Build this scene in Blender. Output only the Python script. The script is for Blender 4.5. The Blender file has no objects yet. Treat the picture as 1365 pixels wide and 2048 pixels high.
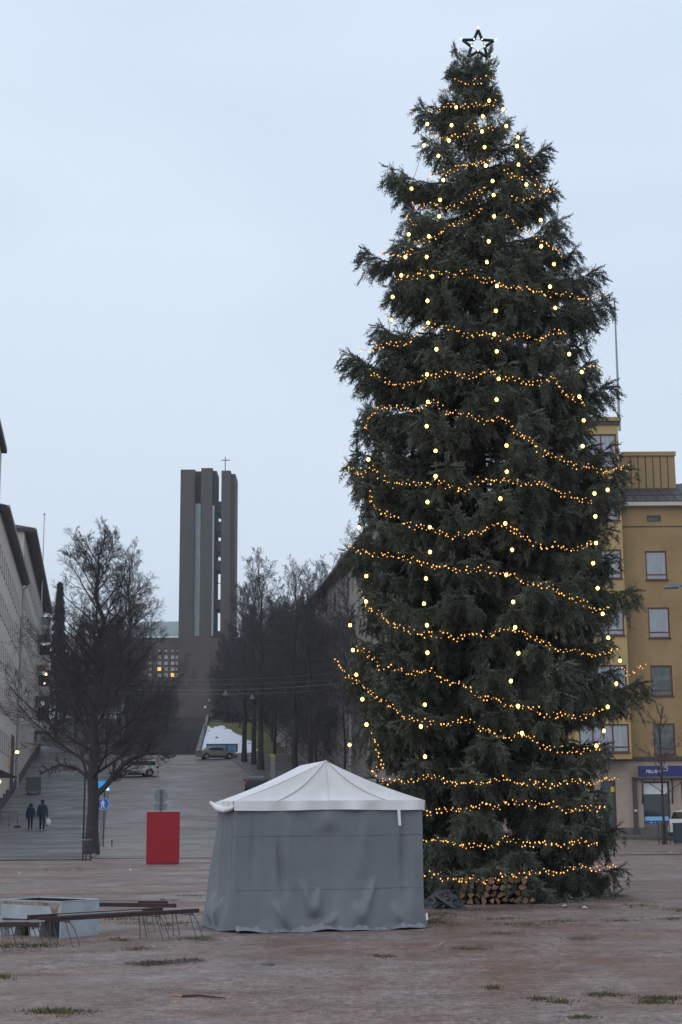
import bpy, math, random
import numpy as np
from mathutils import Vector, Matrix

R = math.radians
scene = bpy.context.scene
COL = scene.collection

# ------------------------------------------------------------------ camera
PITCH, ROLL, FPX, CAMZ = R(11.15), R(0.4), 3050.0, 1.65
IW, IH = 1365.0, 2048.0
c_f = Vector((0, math.cos(PITCH), math.sin(PITCH)))
_r0 = Vector((1, 0, 0)); _u0 = Vector((0, -math.sin(PITCH), math.cos(PITCH)))
c_r = _r0 * math.cos(ROLL) - _u0 * math.sin(ROLL)
c_u = _r0 * math.sin(ROLL) + _u0 * math.cos(ROLL)
cd = bpy.data.cameras.new('camera')
cd.sensor_fit = 'VERTICAL'; cd.sensor_height = 23.5
cd.lens = FPX * 23.5 / IH
cd.clip_start = 0.1; cd.clip_end = 3000
cam = bpy.data.objects.new('camera', cd); COL.objects.link(cam)
cam.matrix_world = Matrix(((c_r.x, c_u.x, -c_f.x, 0), (c_r.y, c_u.y, -c_f.y, 0), (c_r.z, c_u.z, -c_f.z, CAMZ), (0, 0, 0, 1)))
scene.camera = cam
CAMP = Vector((0, 0, CAMZ))

# ------------------------------------------------------------------ world, sun, exposure
w = bpy.data.worlds.new('World'); scene.world = w; w.use_nodes = True
nt = w.node_tree; nt.nodes.clear()
SUN_EL, SUN_AZ = R(32), R(215)
sky = nt.nodes.new('ShaderNodeTexSky'); sky.sky_type = 'NISHITA'; sky.sun_disc = False
sky.sun_elevation = SUN_EL; sky.sun_rotation = SUN_AZ
sky.air_density = 1.0; sky.dust_density = 2.0; sky.ozone_density = 2.0
tc = nt.nodes.new('ShaderNodeTexCoord')
nz = nt.nodes.new('ShaderNodeTexNoise'); nz.inputs['Scale'].default_value = 1.6; nz.inputs['Detail'].default_value = 3
mp = nt.nodes.new('ShaderNodeMapping'); mp.inputs['Scale'].default_value = (1, 1, 2.6)
rp = nt.nodes.new('ShaderNodeValToRGB')
rp.color_ramp.elements[0].position = 0.36; rp.color_ramp.elements[0].color = (5.85, 6.95, 8.35, 1)
rp.color_ramp.elements[1].position = 0.64; rp.color_ramp.elements[1].color = (7.15, 8.15, 9.35, 1)
mx = nt.nodes.new('ShaderNodeMix'); mx.data_type = 'RGBA'; mx.inputs[0].default_value = 0.88
bg = nt.nodes.new('ShaderNodeBackground'); bg.inputs['Strength'].default_value = 0.1
wo = nt.nodes.new('ShaderNodeOutputWorld')
L = nt.links.new
L(tc.outputs['Generated'], mp.inputs['Vector']); L(mp.outputs[0], nz.inputs['Vector']); L(nz.outputs[0], rp.inputs[0])
sx_ = nt.nodes.new('ShaderNodeSeparateXYZ'); L(tc.outputs['Generated'], sx_.inputs[0])
gm = nt.nodes.new('ShaderNodeMapRange'); gm.inputs[1].default_value = 0.0; gm.inputs[2].default_value = 1.0; gm.inputs[3].default_value = .98; gm.inputs[4].default_value = 1.42; L(sx_.outputs['Z'], gm.inputs[0])
vm = nt.nodes.new('ShaderNodeVectorMath'); vm.operation = 'SCALE'; L(rp.outputs[0], vm.inputs[0]); L(gm.outputs[0], vm.inputs['Scale'])
L(sky.outputs[0], mx.inputs[6]); L(vm.outputs[0], mx.inputs[7]); L(mx.outputs[2], bg.inputs['Color']); L(bg.outputs[0], wo.inputs['Surface'])

sd = bpy.data.lights.new('sun', 'SUN'); sd.energy = 0.5; sd.angle = R(45); sd.color = (1.0, 0.96, 0.92)
sun = bpy.data.objects.new('sun', sd); COL.objects.link(sun)
sdir = Vector((math.sin(SUN_AZ) * math.cos(SUN_EL), math.cos(SUN_AZ) * math.cos(SUN_EL), math.sin(SUN_EL)))
sun.rotation_euler = sdir.to_track_quat('Z', 'Y').to_euler()
sun.location = (0, -20, 40)
vs = scene.view_settings
vs.view_transform = 'Standard'; vs.look = 'None'; vs.exposure = 0.0; vs.gamma = 1.0
scene.render.engine = 'CYCLES'
scene.cycles.use_denoising = True
scene.cycles.max_bounces = 6
scene.cycles.diffuse_bounces = 3
scene.cycles.caustics_reflective = False; scene.cycles.caustics_refractive = False

# ------------------------------------------------------------------ pixel helpers (a pixel gives a direction only)
def ray(px, py):
    return c_f * FPX + c_r * (px - IW / 2) - c_u * (py - IH / 2)
def at(px, py, Y):
    d = ray(px, py); return CAMP + d * (Y / d.y)
def atz(px, py, z):
    d = ray(px, py); return CAMP + d * ((z - CAMZ) / d.z)
def proj(p):
    v = Vector(p) - CAMP; k = v.dot(c_f)
    return IW / 2 + FPX * v.dot(c_r) / k, IH / 2 - FPX * v.dot(c_u) / k, k

# ------------------------------------------------------------------ terrain
_hy = np.array([-500, 62, 75, 97, 115, 135, 150, 165, 178, 188, 250, 275, 300, 450, 2000.0])
_hz = np.array([0, 0, .05, .6, 1.8, 3.6, 5.0, 6.6, 7.9, 8.7, 17.0, 18.0, 18.5, 20, 20.0])
_ys = np.arange(-500, 2000, 0.5); _zs = np.interp(_ys, _hy, _hz)
_k = np.ones(17) / 17; _zs = np.convolve(np.pad(_zs, 8, mode='edge'), _k, 'valid')
def terr(x, y):
    x = np.asarray(x, float); y = np.asarray(y, float)
    m = np.clip((24 - x) / 16, 0, 1); m = m * m * (3 - 2 * m)
    return np.interp(y, _ys, _zs) * m
def tz(x, y): return float(terr(x, y))
def on_ground(px, Y, dz=0.0):
    """the point on the terrain at distance Y that lies in column px"""
    z = 0.0
    for _ in range(6):
        py = proj((at(px, 1500, Y).x, Y, z))[1]
        p = at(px, py, Y); z = tz(p.x, Y)
    return Vector((p.x, Y, z + dz))

# ------------------------------------------------------------------ materials
MATS = {}
def mat(name, col, rough=0.8, var=0.0, scale=3.0, col2=None, bump=0.0, bscale=30.0, metal=0.0, spec=0.3, emit=None, estr=0.0, stretch=None, objrand=0.0):
    m = bpy.data.materials.new(name); m.use_nodes = True; MATS[name] = m
    n = m.node_tree.nodes; l = m.node_tree.links; b = n['Principled BSDF']
    b.inputs['Roughness'].default_value = rough; b.inputs['Metallic'].default_value = metal
    b.inputs['Specular IOR Level'].default_value = spec
    b.inputs['Base Color'].default_value = (*col, 1)
    if emit: b.inputs['Emission Color'].default_value = (*emit, 1); b.inputs['Emission Strength'].default_value = estr
    if var or col2 or bump:
        t = n.new('ShaderNodeTexCoord'); mp = n.new('ShaderNodeMapping'); l.new(t.outputs['Object'], mp.inputs[0])
        if stretch: mp.inputs['Scale'].default_value = stretch
    if col2 or var:
        c2 = col2 or tuple(c * (1 - var) for c in col)
        nz = n.new('ShaderNodeTexNoise'); nz.inputs['Scale'].default_value = scale; nz.inputs['Detail'].default_value = 6; nz.inputs['Roughness'].default_value = .65
        l.new(mp.outputs[0], nz.inputs['Vector'])
        r = n.new('ShaderNodeValToRGB'); r.color_ramp.elements[0].position = .35; r.color_ramp.elements[1].position = .65
        r.color_ramp.elements[0].color = (*c2, 1); r.color_ramp.elements[1].color = (*col, 1)
        l.new(nz.outputs[0], r.inputs[0])
        out = r.outputs[0]
        if objrand:
            oi = n.new('ShaderNodeObjectInfo'); hs = n.new('ShaderNodeHueSaturation')
            mr = n.new('ShaderNodeMapRange'); mr.inputs[3].default_value = 1 - objrand; mr.inputs[4].default_value = 1 + objrand
            l.new(oi.outputs['Random'], mr.inputs[0]); l.new(mr.outputs[0], hs.inputs['Value']); l.new(out, hs.inputs['Color']); out = hs.outputs[0]
        l.new(out, b.inputs['Base Color'])
    if bump:
        nb = n.new('ShaderNodeTexNoise'); nb.inputs['Scale'].default_value = bscale; nb.inputs['Detail'].default_value = 5
        l.new(mp.outputs[0], nb.inputs['Vector'])
        bp = n.new('ShaderNodeBump'); bp.inputs['Strength'].default_value = bump; bp.inputs['Distance'].default_value = .02
        l.new(nb.outputs[0], bp.inputs['Height']); l.new(bp.outputs[0], b.inputs['Normal'])
    return m

def ground_mat(name, cols, bigs=0.25, brick=None, rough=(.55, .85)):
    """worn paving: large stains, middle patches, fine grit; wet gloss that varies"""
    m = bpy.data.materials.new(name); m.use_nodes = True; MATS[name] = m
    n = m.node_tree.nodes; l = m.node_tree.links; b = n['Principled BSDF']
    t = n.new('ShaderNodeTexCoord')
    def noise(s, d=6, rg=.6):
        z = n.new('ShaderNodeTexNoise'); z.inputs['Scale'].default_value = s; z.inputs['Detail'].default_value = d; z.inputs['Roughness'].default_value = rg
        l.new(t.outputs['Object'], z.inputs['Vector']); return z.outputs[0]
    def ramp(v, a, bb, p0, p1):
        r = n.new('ShaderNodeValToRGB'); r.color_ramp.elements[0].position = p0; r.color_ramp.elements[1].position = p1
        r.color_ramp.elements[0].color = (*a, 1); r.color_ramp.elements[1].color = (*bb, 1); l.new(v, r.inputs[0]); return r.outputs[0]
    def mixc(f, a, bb, mode='MIX'):
        x = n.new('ShaderNodeMix'); x.data_type = 'RGBA'; x.blend_type = mode
        if isinstance(f, float): x.inputs[0].default_value = f
        else: l.new(f, x.inputs[0])
        l.new(a, x.inputs[6]); l.new(bb, x.inputs[7]); return x.outputs[2]
    base = ramp(noise(bigs, 8, .62), cols[0], cols[1], .40, .60)
    patch = ramp(noise(bigs * 4.3, 8, .7), cols[2], cols[3], .42, .62)
    c = mixc(.5, base, patch)
    speck = ramp(noise(26, 4, .8), (.35, .35, .35), (1.65, 1.65, 1.65), .34, .66)
    c = mixc(.85, c, speck, 'MULTIPLY')
    speck2 = ramp(noise(9, 5, .75), (.45, .44, .43), (1.55, 1.53, 1.52), .36, .64)
    c = mixc(.8, c, speck2, 'MULTIPLY')
    mott = ramp(noise(1.7, 7, .72), (.66, .63, .62), (1.30, 1.30, 1.31), .36, .64)
    c = mixc(.75, c, mott, 'MULTIPLY')
    h = noise(45, 4, .75)
    if brick:
        bk = n.new('ShaderNodeTexBrick'); bk.inputs['Scale'].default_value = brick; bk.inputs['Mortar Size'].default_value = .035; bk.inputs['Mortar Smooth'].default_value = .4
        bk.inputs['Color1'].default_value = (1.15, 1.15, 1.15, 1); bk.inputs['Color2'].default_value = (.8, .78, .78, 1); bk.inputs['Mortar'].default_value = (.42, .42, .40, 1)
        bk.inputs['Brick Width'].default_value = .62; bk.inputs['Row Height'].default_value = .5
        vm = n.new('ShaderNodeMixRGB'); vm.blend_type = 'ADD'; vm.inputs[0].default_value = .05
        nv = n.new('ShaderNodeTexNoise'); nv.inputs['Scale'].default_value = 2.5; l.new(t.outputs['Object'], nv.inputs['Vector'])
        l.new(t.outputs['Object'], vm.inputs[1]); l.new(nv.outputs['Color'], vm.inputs[2]); l.new(vm.outputs[0], bk.inputs['Vector'])
        c = mixc(.34, c, bk.outputs['Color'], 'MULTIPLY')
    l.new(c, b.inputs['Base Color'])
    rr = n.new('ShaderNodeMapRange'); rr.inputs[1].default_value = .4; rr.inputs[2].default_value = .62; rr.inputs[3].default_value = rough[0]; rr.inputs[4].default_value = rough[1]
    l.new(noise(bigs * 2.1, 6, .6), rr.inputs[0]); l.new(rr.outputs[0], b.inputs['Roughness'])
    b.inputs['Specular IOR Level'].default_value = .35
    bp = n.new('ShaderNodeBump'); bp.inputs['Strength'].default_value = .6; bp.inputs['Distance'].default_value = .015
    l.new(h, bp.inputs['Height']); l.new(bp.outputs[0], b.inputs['Normal'])
    return m

ground_mat('plaza', [(.168, .100, .076), (.235, .200, .186), (.155, .078, .052), (.235, .198, .184)], .22, brick=5.0, rough=(.34, .8))
ground_mat('asphalt', [(.165, .128, .110), (.205, .168, .150), (.14, .108, .094), (.21, .175, .158)], .12, rough=(.30, .65))
ground_mat('pavement', [(.092, .086, .088), (.118, .110, .110), (.082, .077, .078), (.115, .107, .107)], .15, rough=(.36, .7))
ground_mat('hillside', [(.055, .045, .030), (.085, .075, .045), (.05, .042, .03), (.09, .08, .045)], .3, rough=(.8, .95))
ground_mat('steps', [(.075, .073, .074), (.10, .097, .097), (.07, .068, .068), (.10, .097, .097)], .3, rough=(.5, .8))
mat('kerb', (.20, .19, .19), .75, var=.4, scale=5, bump=.3)
mat('beige_block', (.55, .49, .43), .9, var=.12, scale=.7)
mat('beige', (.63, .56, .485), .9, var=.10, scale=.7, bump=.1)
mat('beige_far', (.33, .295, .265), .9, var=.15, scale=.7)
mat('peach', (.62, .42, .30), .8)
mat('plinth', (.10, .095, .095), .8, var=.3)
mat('roof_dark', (.055, .052, .055), .6, var=.3, scale=1.5)
mat('soffit', (.13, .12, .115), .8)
mat('trim_light', (.50, .46, .43), .7)
mat('glass', (.045, .05, .058), .06, spec=.6)
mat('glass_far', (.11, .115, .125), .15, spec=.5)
mat('curtain', (.36, .385, .425), .10, spec=.5, var=.25, scale=1.3, stretch=(6, 1, .5))
mat('curtain_dark', (.13, .145, .145), .10, spec=.5, var=.55, scale=2.5)
mat('frame_red', (.15, .058, .047), .55, var=.3, scale=6)
mat('frame_dark', (.075, .058, .055), .6)
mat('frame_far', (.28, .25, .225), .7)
mat('ochre', (.36, .245, .120), .92, col2=(.28, .188, .092), scale=.55, bump=.12, bscale=60)
mat('ochre_light', (.47, .335, .165), .92, col2=(.40, .28, .135), scale=.6, bump=.1, bscale=60)
mat('ochre_metal', (.36, .245, .115), .6, var=.12)
mat('stone', (.43, .335, .275), .85, var=.12, scale=2)
mat('stone_base', (.15, .135, .12), .85, var=.3)
mat('sign_navy', (.035, .035, .16), .45)
mat('white', (.72, .72, .74), .5)
mat('sign_white', (.62, .62, .66), .5)
mat('poster_light', (.22, .52, .75), .4)
mat('poster_blue', (.012, .075, .32), .4)
mat('yellow_sign', (.65, .5, .03), .5)
mat('brick_church', (.100, .075, .064), .9, col2=(.082, .063, .055), scale=.5, bump=.2, bscale=8)
mat('brick_tower', (.098, .081, .074), .9, col2=(.082, .070, .065), scale=.4, stretch=(1, 1, .15), bump=.2, bscale=8)
mat('tower_dark', (.05, .045, .045), .9)
mat('metal_strip', (.55, .60, .64), .45, var=.15, scale=.6)
mat('copper', (.30, .37, .37), .5, var=.25, scale=.3)
mat('church_pane', (.50, .50, .52), .3)
mat('lit_window', (.8, .5, .2), .5, emit=(1, .55, .15), estr=1.6)
mat('bark', (.060, .051, .048), .95, col2=(.036, .031, .031), scale=5, bump=.6, bscale=14, stretch=(3, 3, .6))
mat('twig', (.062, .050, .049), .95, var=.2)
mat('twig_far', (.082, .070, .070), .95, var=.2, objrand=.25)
mat('birch', (.42, .40, .38), .9, col2=(.06, .055, .05), scale=3, stretch=(1, 1, 4))
mat('snow', (.78, .80, .86), .8, var=.06)
mat('lawn', (.12, .125, .03), .95, col2=(.09, .085, .03), scale=2)
mat('red_paint', (.33, .012, .022), .45, var=.12, scale=2.0, bump=.08, bscale=3)
mat('galv', (.20, .235, .245), .5, var=.2, scale=4, spec=.4)
mat('pole_dark', (.045, .045, .05), .6)
mat('pole_grey', (.12, .125, .13), .6)
mat('sign_blue', (.015, .13, .52), .4)
mat('sign_lit', (.02, .25, .6), .5, emit=(.03, .35, .85), estr=.45)
mat('sign_lit_white', (.8, .8, .8), .5, emit=(.85, .95, .9), estr=.9)
mat('bin_red', (.10, .022, .022), .7)
mat('bin_blue', (.035, .052, .08), .6)
mat('tent_roof', (.74, .735, .745), .65, col2=(.66, .645, .64), scale=1.6, bump=.15, bscale=9, spec=.25)
mat('tent_wall', (.178, .194, .214), .6, col2=(.150, .163, .180), scale=1.2, bump=.15, bscale=80, spec=.3)
mat('tent_hem', (.235, .25, .272), .55, var=.25, scale=9)
mat('tarp_black', (.016, .017, .022), .32, spec=.5)
mat('tank', (.44, .485, .52), .5, col2=(.33, .36, .385), scale=2.2, bump=.1)
mat('rust', (.17, .095, .055), .9, col2=(.34, .30, .27), scale=9)
mat('tank_in', (.03, .027, .027), .9)  # soil, and the shade painted in and under the trough
mat('rail_brown', (.062, .028, .028), .6, col2=(.035, .022, .024), scale=6)
mat('wire_metal', (.13, .13, .13), .5)
mat('pipe_light', (.34, .35, .36), .45)
mat('jacket', (.018, .048, .075), .8, var=.3, scale=8)
mat('bag_white', (.75, .74, .78), .6, var=.1, scale=9)
mat('car_white', (.62, .63, .63), .3, spec=.5)
mat('car_silver', (.30, .285, .25), .3, metal=.3, spec=.5)
mat('car_dark', (.05, .05, .055), .35)
mat('car_glass', (.018, .02, .024), .08, spec=.6)
mat('car_trim', (.025, .025, .027), .7)
mat('tyre', (.02, .02, .021), .85)
mat('rim', (.30, .30, .31), .4, metal=.5)
mat('tail_red', (.42, .02, .02), .35)
mat('headlight', (.6, .6, .62), .2)
mat('log_end', (.235, .135, .082), .9, var=.45, scale=9, objrand=.5)
mat('log_bark', (.10, .062, .042), .95, var=.4, scale=9)
mat('grass', (.095, .105, .040), .9, col2=(.085, .072, .038), scale=3)
mat('needle_litter', (.065, .045, .038), .95)
mat('orange', (.45, .17, .085), .7)
mat('paper', (.72, .70, .70), .8)
mat('cable', (.015, .028, .02), .7)
mat('cable_grey', (.30, .31, .33), .6)
mat('star_green', (.012, .035, .036), .85, var=.5, scale=20)
mat('led', (.9, .5, .15), .5, emit=(1.0, .45, .09), estr=2.3)
mat('bulb', (.9, .8, .5), .5, emit=(1.0, .62, .11), estr=9.0)
mat('lamp_warm', (.9, .6, .3), .5, emit=(1.0, .55, .20), estr=8.0)
mat('notice_blue', (.19, .40, .58), .4, var=.3, scale=2)
mat('notice_frame', (.05, .09, .13), .6)
mat('balcony', (.55, .55, .56), .8, var=.12)
mat('hedge', (.018, .022, .018), .95)
mat('needle_far', (.030, .036, .030), .95, var=.4, scale=1.5)

# people's clothes by height (hood / jacket / trousers / boots)
def clothes(name, zs, cols):
    m = bpy.data.materials.new(name); m.use_nodes = True; MATS[name] = m
    n = m.node_tree.nodes; l = m.node_tree.links; b = n['Principled BSDF']; b.inputs['Roughness'].default_value = .9
    t = n.new('ShaderNodeTexCoord'); s = n.new('ShaderNodeSeparateXYZ'); l.new(t.outputs['Object'], s.inputs[0])
    mr = n.new('ShaderNodeMapRange'); mr.inputs[2].default_value = 2.0; l.new(s.outputs['Z'], mr.inputs[0])
    r = n.new('ShaderNodeValToRGB'); r.color_ramp.interpolation = 'CONSTANT'
    e = r.color_ramp.elements; e[0].position = 0; e[0].color = (*cols[0], 1); e[1].position = zs[0] / 2; e[1].color = (*cols[1], 1)
    for z, c in zip(zs[1:], cols[2:]):
        k = e.new(z / 2); k.color = (*c, 1)
    l.new(mr.outputs[0], r.inputs[0]); l.new(r.outputs[0], b.inputs['Base Color'])
    return m

# spruce needles: blue-grey bloom on some shoots, dark olive on others
def needle_mat():
    m = bpy.data.materials.new('needles'); m.use_nodes = True; MATS['needles'] = m
    n = m.node_tree.nodes; l = m.node_tree.links; b = n['Principled BSDF']; b.inputs['Roughness'].default_value = .7
    b.inputs['Specular IOR Level'].default_value = .2
    t = n.new('ShaderNodeTexCoord'); z = n.new('ShaderNodeTexNoise'); z.inputs['Scale'].default_value = 3.2; z.inputs['Detail'].default_value = 4; z.inputs['Roughness'].default_value = .65
    l.new(t.outputs['Object'], z.inputs['Vector'])
    r = n.new('ShaderNodeValToRGB'); e = r.color_ramp.elements
    e[0].position = .3; e[0].color = (.046, .050, .030, 1); e[1].position = .72; e[1].color = (.215, .240, .198, 1)
    k = e.new(.5); k.color = (.108, .121, .088, 1)
    l.new(z.outputs[0], r.inputs[0])
    oi = n.new('ShaderNodeObjectInfo'); hs = n.new('ShaderNodeHueSaturation'); mr = n.new('ShaderNodeMapRange')
    mr.inputs[3].default_value = .72; mr.inputs[4].default_value = 1.25; l.new(oi.outputs['Random'], mr.inputs[0]); l.new(mr.outputs[0], hs.inputs['Value'])
    l.new(r.outputs[0], hs.inputs['Color']); l.new(hs.outputs[0], b.inputs['Base Color'])
    return m
needle_mat()
mat('spruce_wood', (.085, .058, .045), .95, var=.3, scale=6)
mat('dead_twig', (.105, .060, .036), .95, var=.3, scale=6)

# ------------------------------------------------------------------ object helpers
def tag(o, label=None, cat=None, group=None, kind=None):
    if label: o['label'] = label
    if cat: o['category'] = cat
    if group: o['group'] = group
    if kind: o['kind'] = kind
    return o
def thing(name, label, cat, loc=(0, 0, 0), rotz=0.0, group=None):
    o = bpy.data.objects.new(name, None); COL.objects.link(o); o.empty_display_size = .2
    o.location = loc; o.rotation_euler = (0, 0, rotz)
    return tag(o, label, cat, group)
def link(name, me, parent=None, loc=None, rot=None, scale=None):
    o = bpy.data.objects.new(name, me); COL.objects.link(o)
    if parent is not None: o.parent = parent
    if loc is not None: o.location = loc
    if rot is not None: o.rotation_euler = rot
    if scale is not None: o.scale = scale
    return o
def copy_tree(o, parent=None):
    c = o.copy(); COL.objects.link(c); c.parent = parent
    for ch in [x for x in CHILD.get(o.name, [])]: copy_tree(ch, c)
    return c
CHILD = {}
def index_children(root):
    for ch in root.children_recursive:
        CHILD.setdefault(ch.parent.name, []).append(ch)

class MB:
    def __init__(s): s.v = []; s.f = []; s.m = []
    def poly(s, pts, mi=0):
        b = len(s.v); s.v += [tuple(p) for p in pts]; s.f.append(tuple(range(b, b + len(pts)))); s.m.append(mi); return s
    def box(s, x0, x1, y0, y1, z0, z1, mi=0, M=None):
        b = len(s.v)
        p = [(x0, y0, z0), (x1, y0, z0), (x1, y1, z0), (x0, y1, z0), (x0, y0, z1), (x1, y0, z1), (x1, y1, z1), (x0, y1, z1)]
        if M is not None: p = [tuple(M @ Vector(q)) for q in p]
        s.v += p
        for f in ((0, 3, 2, 1), (4, 5, 6, 7), (0, 1, 5, 4), (1, 2, 6, 5), (2, 3, 7, 6), (3, 0, 4, 7)):
            s.f.append(tuple(b + i for i in f)); s.m.append(mi)
        return s
    def prism(s, poly, d, mi=0):
        """poly: 3D points, d: extrusion vector"""
        n = len(poly); b = len(s.v); d = Vector(d)
        s.v += [tuple(Vector(p)) for p in poly] + [tuple(Vector(p) + d) for p in poly]
        s.f.append(tuple(b + i for i in reversed(range(n)))); s.m.append(mi)
        s.f.append(tuple(b + n + i for i in range(n))); s.m.append(mi)
        for i in range(n):
            j = (i + 1) % n; s.f.append((b + i, b + j, b + n + j, b + n + i)); s.m.append(mi)
        return s
    def tube(s, pts, rad, n=6, mi=0, closed=False):
        pts = [Vector(p) for p in pts]
        if not hasattr(rad, '__len__'): rad = [rad] * len(pts)
        b = len(s.v); k = len(pts); prev = None
        for i, p in enumerate(pts):
            if closed: t = (pts[(i + 1) % k] - pts[i - 1])
            else: t = pts[min(i + 1, k - 1)] - pts[max(i - 1, 0)]
            if t.length < 1e-9: t = Vector((0, 0, 1))
            t.normalize()
            if prev is None:
                a = t.orthogonal().normalized()
            else:
                a = prev - t * prev.dot(t)
                a = a.normalized() if a.length > 1e-6 else t.orthogonal().normalized()
            prev = a; c = t.cross(a)
            for j in range(n):
                q = 2 * math.pi * j / n
                s.v.append(tuple(p + (a * math.cos(q) + c * math.sin(q)) * rad[i]))
        for i in range(k if closed else k - 1):
            i2 = (i + 1) % k
            for j in range(n):
                j2 = (j + 1) % n
                s.f.append((b + i * n + j, b + i * n + j2, b + i2 * n + j2, b + i2 * n + j)); s.m.append(mi)
        if not closed:
            s.f.append(tuple(b + j for j in reversed(range(n)))); s.m.append(mi)
            s.f.append(tuple(b + (k - 1) * n + j for j in range(n))); s.m.append(mi)
        return s
    def ball(s, c, r, mi=0, n=8, m=6, sz=1.0):
        b = len(s.v); c = Vector(c)
        for i in range(m + 1):
            th = math.pi * i / m
            for j in range(n):
                ph = 2 * math.pi * j / n
                s.v.append((c.x + r * math.sin(th) * math.cos(ph), c.y + r * math.sin(th) * math.sin(ph), c.z + r * sz * math.cos(th)))
        for i in range(m):
            for j in range(n):
                j2 = (j + 1) % n
                s.f.append((b + i * n + j, b + (i + 1) * n + j, b + (i + 1) * n + j2, b + i * n + j2)); s.m.append(mi)
        return s
    def mesh(s, name, mats, smooth=False):
        me = bpy.data.meshes.new(name); me.from_pydata(s.v, [], s.f); 
        for q in ([mats] if isinstance(mats, str) else mats): me.materials.append(MATS[q])
        if any(s.m): me.polygons.foreach_set('material_index', s.m)
        if smooth: me.polygons.foreach_set('use_smooth', [True] * len(s.f))
        me.update(); return me
    def build(s, name, mats, parent=None, loc=None, rot=None, smooth=False):
        return link(name, s.mesh(name, mats, smooth), parent, loc, rot)

def np_mesh(name, V, F, mats, mi=None, smooth=False):
    """V (n,3) array, F (m,k) array of equal-size faces"""
    me = bpy.data.meshes.new(name); k = F.shape[1]
    me.vertices.add(len(V)); me.vertices.foreach_set('co', np.ascontiguousarray(V, np.float32).ravel())
    me.loops.add(F.size); me.loops.foreach_set('vertex_index', np.ascontiguousarray(F, np.int32).ravel())
    me.polygons.add(len(F)); me.polygons.foreach_set('loop_start', np.arange(0, F.size, k, dtype=np.int32))
    for q in mats: me.materials.append(MATS[q])
    if mi is not None: me.polygons.foreach_set('material_index', np.ascontiguousarray(mi, np.int32))
    if smooth: me.polygons.foreach_set('use_smooth', np.ones(len(F), bool))
    me.update(calc_edges=True); me.validate(); return me

def sheet(name, xl, xr, Y0, Y1, dz, m, nx=10, step=1.0, parent=None, skirt=0.0, kind='structure'):
    ny = max(2, int((Y1 - Y0) / step) + 1)
    V = []; 
    for j in range(ny):
        y = Y0 + (Y1 - Y0) * j / (ny - 1)
        for i in range(nx + 1):
            x = xl(y) + (xr(y) - xl(y)) * i / nx
            V.append((x, y, tz(x, y) + (dz(y) if callable(dz) else dz)))
    F = []
    for j in range(ny - 1):
        for i in range(nx):
            a = j * (nx + 1) + i; F.append((a, a + 1, a + nx + 2, a + nx + 1))
    if skirt:
        def strip(idx):
            b = len(V)
            for q in idx: V.append((V[q][0], V[q][1], V[q][2] - skirt))
            for k in range(len(idx) - 1): F.append((idx[k], b + k, b + k + 1, idx[k + 1]))
        strip([j * (nx + 1) for j in range(ny)][::-1]); strip([j * (nx + 1) + nx for j in range(ny)])
        strip(list(range(nx + 1)))
    me = bpy.data.meshes.new(name); me.from_pydata(V, [], F); me.materials.append(MATS[m])
    me.polygons.foreach_set('use_smooth', [not skirt] * len(F)); me.update()
    o = link(name, me, parent)
    if kind: o['kind'] = kind
    return o

# ================================================================== GROUND
def make_ground():
    xs = np.unique(np.concatenate([np.arange(-60, 60.1, 3), np.arange(-400, -60, 34), np.arange(60, 401, 34)]))
    ys = np.unique(np.concatenate([np.arange(-60, 56, 4), np.arange(56, 310, 1.0), np.arange(310, 1500, 70)]))
    X, Y = np.meshgrid(xs, ys); Z = terr(X, Y) - np.where(Y > 60, .05, 0)
    V = np.stack([X, Y, Z], -1).reshape(-1, 3); nx = len(xs)
    a = (np.arange(len(ys) - 1)[:, None] * nx + np.arange(nx - 1)[None, :]).ravel()
    F = np.stack([a, a + 1, a + nx + 1, a + nx], -1)
    o = link('ground', np_mesh('ground', V, F, ['plaza'], smooth=True)); o['kind'] = 'structure'
make_ground()
kerbL = lambda y: -10.2 - .144 * (y - 64.5)
kerbR = lambda y: -7.1 - .157 * (y - 140) + np.interp(y, [58, 75, 100], [14, 6, 0])
facL = lambda y: -23.35 - .161 * (y - 102)
facR = lambda y: 2.2 - .130 * (y - 120)
sheet('road', kerbL, kerbR, 59.0, 186.5, .02, 'asphalt', 8)
sheet('sidewalk', lambda y: facL(y) - .3, lambda y: kerbL(y) - .24, 61.0, 200, lambda y: float(np.interp(y, [61, 76], [.034, .13])), 'pavement', 6)
sheet('sidewalk', lambda y: kerbR(y) + .24, lambda y: max(facR(y) + .4, kerbR(y) + 1), 96, 186.5, .13, 'pavement', 6)
sheet('kerb', lambda y: kerbL(y) - .24, lambda y: kerbL(y), 61.0, 186.5, lambda y: float(np.interp(y, [61, 76], [.038, .145])), 'kerb', 1, skirt=.2)
sheet('kerb', lambda y: kerbR(y), lambda y: kerbR(y) + .24, 96, 186.5, .145, 'kerb', 1, skirt=.2)
sheet('street', lambda y: -90, lambda y: kerbL(y) - .1, 57.5, 61.0, .03, 'pavement', 8, step=.5)
sheet('hillside', lambda y: -150, lambda y: 36, 186.5, 420, .03, 'hillside', 30, step=2)
sheet('sidewalk', lambda y: 8, lambda y: 60, 84.5, 90.4, .13, 'pavement', 12, skirt=.2)

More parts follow.
